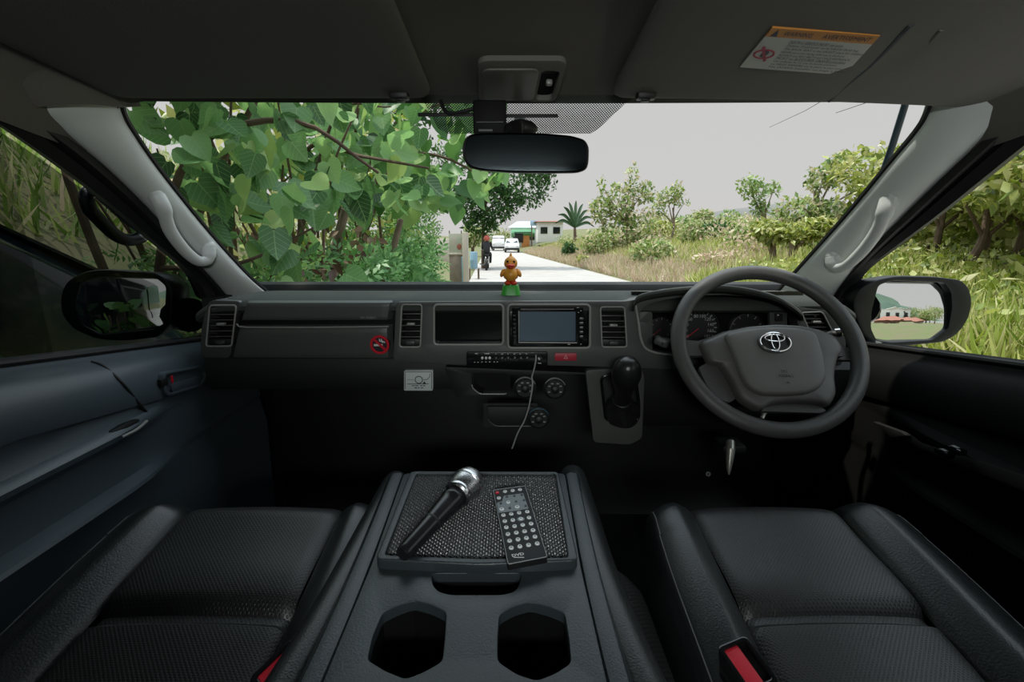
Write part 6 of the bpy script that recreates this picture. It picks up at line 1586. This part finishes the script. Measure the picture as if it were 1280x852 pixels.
# ---- far houses
Mw = mat('house_white', (.72, .71, .69), .85); Mrf = mat('roof_rust', (.32, .13, .09), .8); Mgn = mat('awning_green', (.18, .45, .25), .7); Mbr = mat('roof_bluewhite', (.55, .62, .70), .5)
def house(label, c, size, roofM, roofh, wallM=Mw, windows=3, awn=None, hip=True):
    x, y, z = c; sx_, sy_, sz_ = size
    hs = thing('house', label, 'house', c)
    MB().box((x, y, z + sz_ / 2), size, bev=.03).done('wall', wallM, hs)
    mb = MB(); e_ = .35; zt = z + sz_
    A_ = [Vector((x - sx_ / 2 - e_, y - sy_ / 2 - e_, zt)), Vector((x + sx_ / 2 + e_, y - sy_ / 2 - e_, zt)), Vector((x + sx_ / 2 + e_, y + sy_ / 2 + e_, zt)), Vector((x - sx_ / 2 - e_, y + sy_ / 2 + e_, zt))]
    k_ = .8 if hip else .0
    rA, rB = Vector((x - sx_ / 2 + sx_ * .25 * hip, y, zt + roofh)), Vector((x + sx_ / 2 - sx_ * .25 * hip, y, zt + roofh))
    v = [mb.bm.verts.new(p) for p in A_ + [rA, rB]]
    for f in ((0, 1, 5, 4), (2, 3, 4, 5), (1, 2, 5), (3, 0, 4), (3, 2, 1, 0)): mb.bm.faces.new([v[i] for i in f])
    mb.done('roof', roofM, hs, smooth=False)
    sg = -1 if y > 0 else 1
    for i in range(windows):
        wx_ = x - sx_ / 2 + sx_ * (i + .5) / windows; fy = y + sg * (sy_ / 2 + .02)
        wn_ = MB().box((wx_, fy, z + sz_ * .58), (min(1.1, sx_ / windows * .55), .08, sz_ * .32), bev=.01).done('window', M_DARK, hs)
        MB().box((wx_, fy + sg * .03, z + sz_ * .58), (min(.95, sx_ / windows * .45), .05, sz_ * .26)).done('pane', M_CARGLASS, wn_)
    if awn: MB().box((x + awn[0], y + sg * (sy_ / 2 + .8), z + awn[1]), (awn[2], 1.7, .5), rot=Euler((rad(-18 * sg * -1), 0, 0)), bev=.02).done('awning', Mgn, hs)
    return hs
q = at(652, 300, Y=68); house('far white shop with green awning and pale blue roof at the road end', (q.x + .3, 68, 0), (3.9, 4, 2.9), Mbr, .9, windows=2, awn=(-.2, 2.1, 3.2))
q = at(686, 300, Y=58); house('far white house with rusty roof edge right of the road end', (q.x, 58, 1.0), (3.0, 4, 2.4), Mrf, .15, windows=2, hip=False)
q = at(667, 300, Y=60); o_ = thing('signboard', 'blue white signboard on a dark pole between the far houses', 'sign', (q.x, 60, 0))
MB().box((q.x + .1, 60, 3.35), (1.1, .08, .65), bev=.01).done('board', mat('sign_blue', (.35, .52, .66), .6), o_); MB().box((q.x - .25, 60.1, 1.7), (.14, .14, 3.9)).done('pole', BARK, o_)
q = at(657, 305, Y=62); o_ = thing('food_stall', 'small orange and dark stall at the far road end', 'stall', (q.x, 62, 0))
MB().box((q.x, 62, .9), (1.0, 1, 1.8), bev=.03).done('counter', mat('stall_orange', (.55, .22, .06), .7), o_); MB().box((q.x - .9, 62, 1.5), (1.1, 1.2, 1.2), bev=.03).done('shelter', M_DARK, o_)
MB().box((q.x - .4, 61.9, 2.2), (2.3, 1.6, .1), bev=.02).done('stall_roof', M_DARK, o_)
# trees far behind the road end
for i, (px, py, rx_, ry_, Y) in enumerate(((610, 288, 16, 14, 75), (590, 296, 12, 12, 40), (630, 296, 12, 9, 80))):
    p = at(px, py, Y=Y); d = Y / F
    tree('far_tree', ['leafy far tree behind the white van', 'green tree over the light yard wall left of the road', 'low far tree closing the end of the road'][i], (p.x, Y, float(ground(p.x, Y))), [([(0, 0, 0), (.1, 0, 1.5), (0, 0, p.z - .4)], .15, .08)], [((0, 0, p.z - float(ground(p.x, Y))), (rx_ * d, rx_ * d * .8, ry_ * d), 700)], .4, L_TREE, BARK, 'far trees')
o_ = MB().box((-5.6, 30, .75), (5.5, .2, 1.5), bev=.02).done('yard_wall', mat('pale_yard', (.62, .56, .50), .9)); tag(o_, 'pale low yard wall left of the road behind the gate post', 'wall')
# power lines over the slope
for i, (a, b) in enumerate((((1140, 60, 16), (962, 159, 45)), ((1230, 60, 14), (1045, 141, 30)))):
    A_, B_ = at(a[0], a[1], Y=a[2]), at(b[0], b[1], Y=b[2]); o_ = MB().tube([A_, (A_ + B_) / 2 - Vector((0, 0, .2)), B_], .016, 5).done('power_line', M_RUBBER); tag(o_, ['thin power line crossing the sky beside the driver visor, left one', 'thin power line crossing the sky beside the driver visor, right one'][i], 'cable')
# ---- what the driver mirror sees, behind the van
house('two storey white house seen in the driver mirror', (19.0, -43, -.4), (11, 6, 5.0), Mw, .3, windows=4, hip=False)
house('low rust roofed hut seen in the driver mirror', (14.0, -30, -.2), (5.0, 4, 1.5), Mrf, .9, wallM=mat('hut_wall', (.25, .14, .10), .9), windows=1)
house('low rust roofed shed seen in the driver mirror', (19.5, -31, -.6), (4.5, 4, 1.6), Mrf, .8, wallM=mat('hut_wall2', (.4, .33, .28), .9), windows=1)
for i, (x, y, r) in enumerate(((27, -42, 3), (32, -38, 3), (24, -52, 3), (36, -46, 4), (23, -30, 1.7), (30, -27, 1.6))):
    tree('rear_tree', 'green tree behind the van seen only in the driver mirror', (x, y, float(ground(x, y))), [([(0, 0, 0), (.1, 0, r * .5), (0, 0, r)], .2, .1)], [((0, 0, r * 1.0), (r, r, r * .6), 900)], .5, L_TREE, BARK, 'trees behind the van')
# hills
def hill(name, label, c, rx_, ry_, hgt, M, seed):
    r2 = np.random.default_rng(seed); n = 40; u = np.linspace(-1, 1, n); U, V = np.meshgrid(u, u)
    Rr = np.sqrt(U ** 2 + V ** 2); Z = hgt * np.clip(1 - Rr, 0, 1) ** 1.1 * (1 + .18 * noise2(U + seed, V, 6) + .1 * noise2(U, V + seed, 13)) - 1
    me = bpy.data.meshes.new(name); ix = np.arange(n * n).reshape(n, n)
    me.from_pydata(np.stack([c[0] + U * rx_, c[1] + V * ry_, Z], -1).reshape(-1, 3).tolist(), [], np.stack([ix[:-1, :-1], ix[:-1, 1:], ix[1:, 1:], ix[1:, :-1]], -1).reshape(-1, 4).tolist())
    return struct(link(name, me, M), label, 'hill')
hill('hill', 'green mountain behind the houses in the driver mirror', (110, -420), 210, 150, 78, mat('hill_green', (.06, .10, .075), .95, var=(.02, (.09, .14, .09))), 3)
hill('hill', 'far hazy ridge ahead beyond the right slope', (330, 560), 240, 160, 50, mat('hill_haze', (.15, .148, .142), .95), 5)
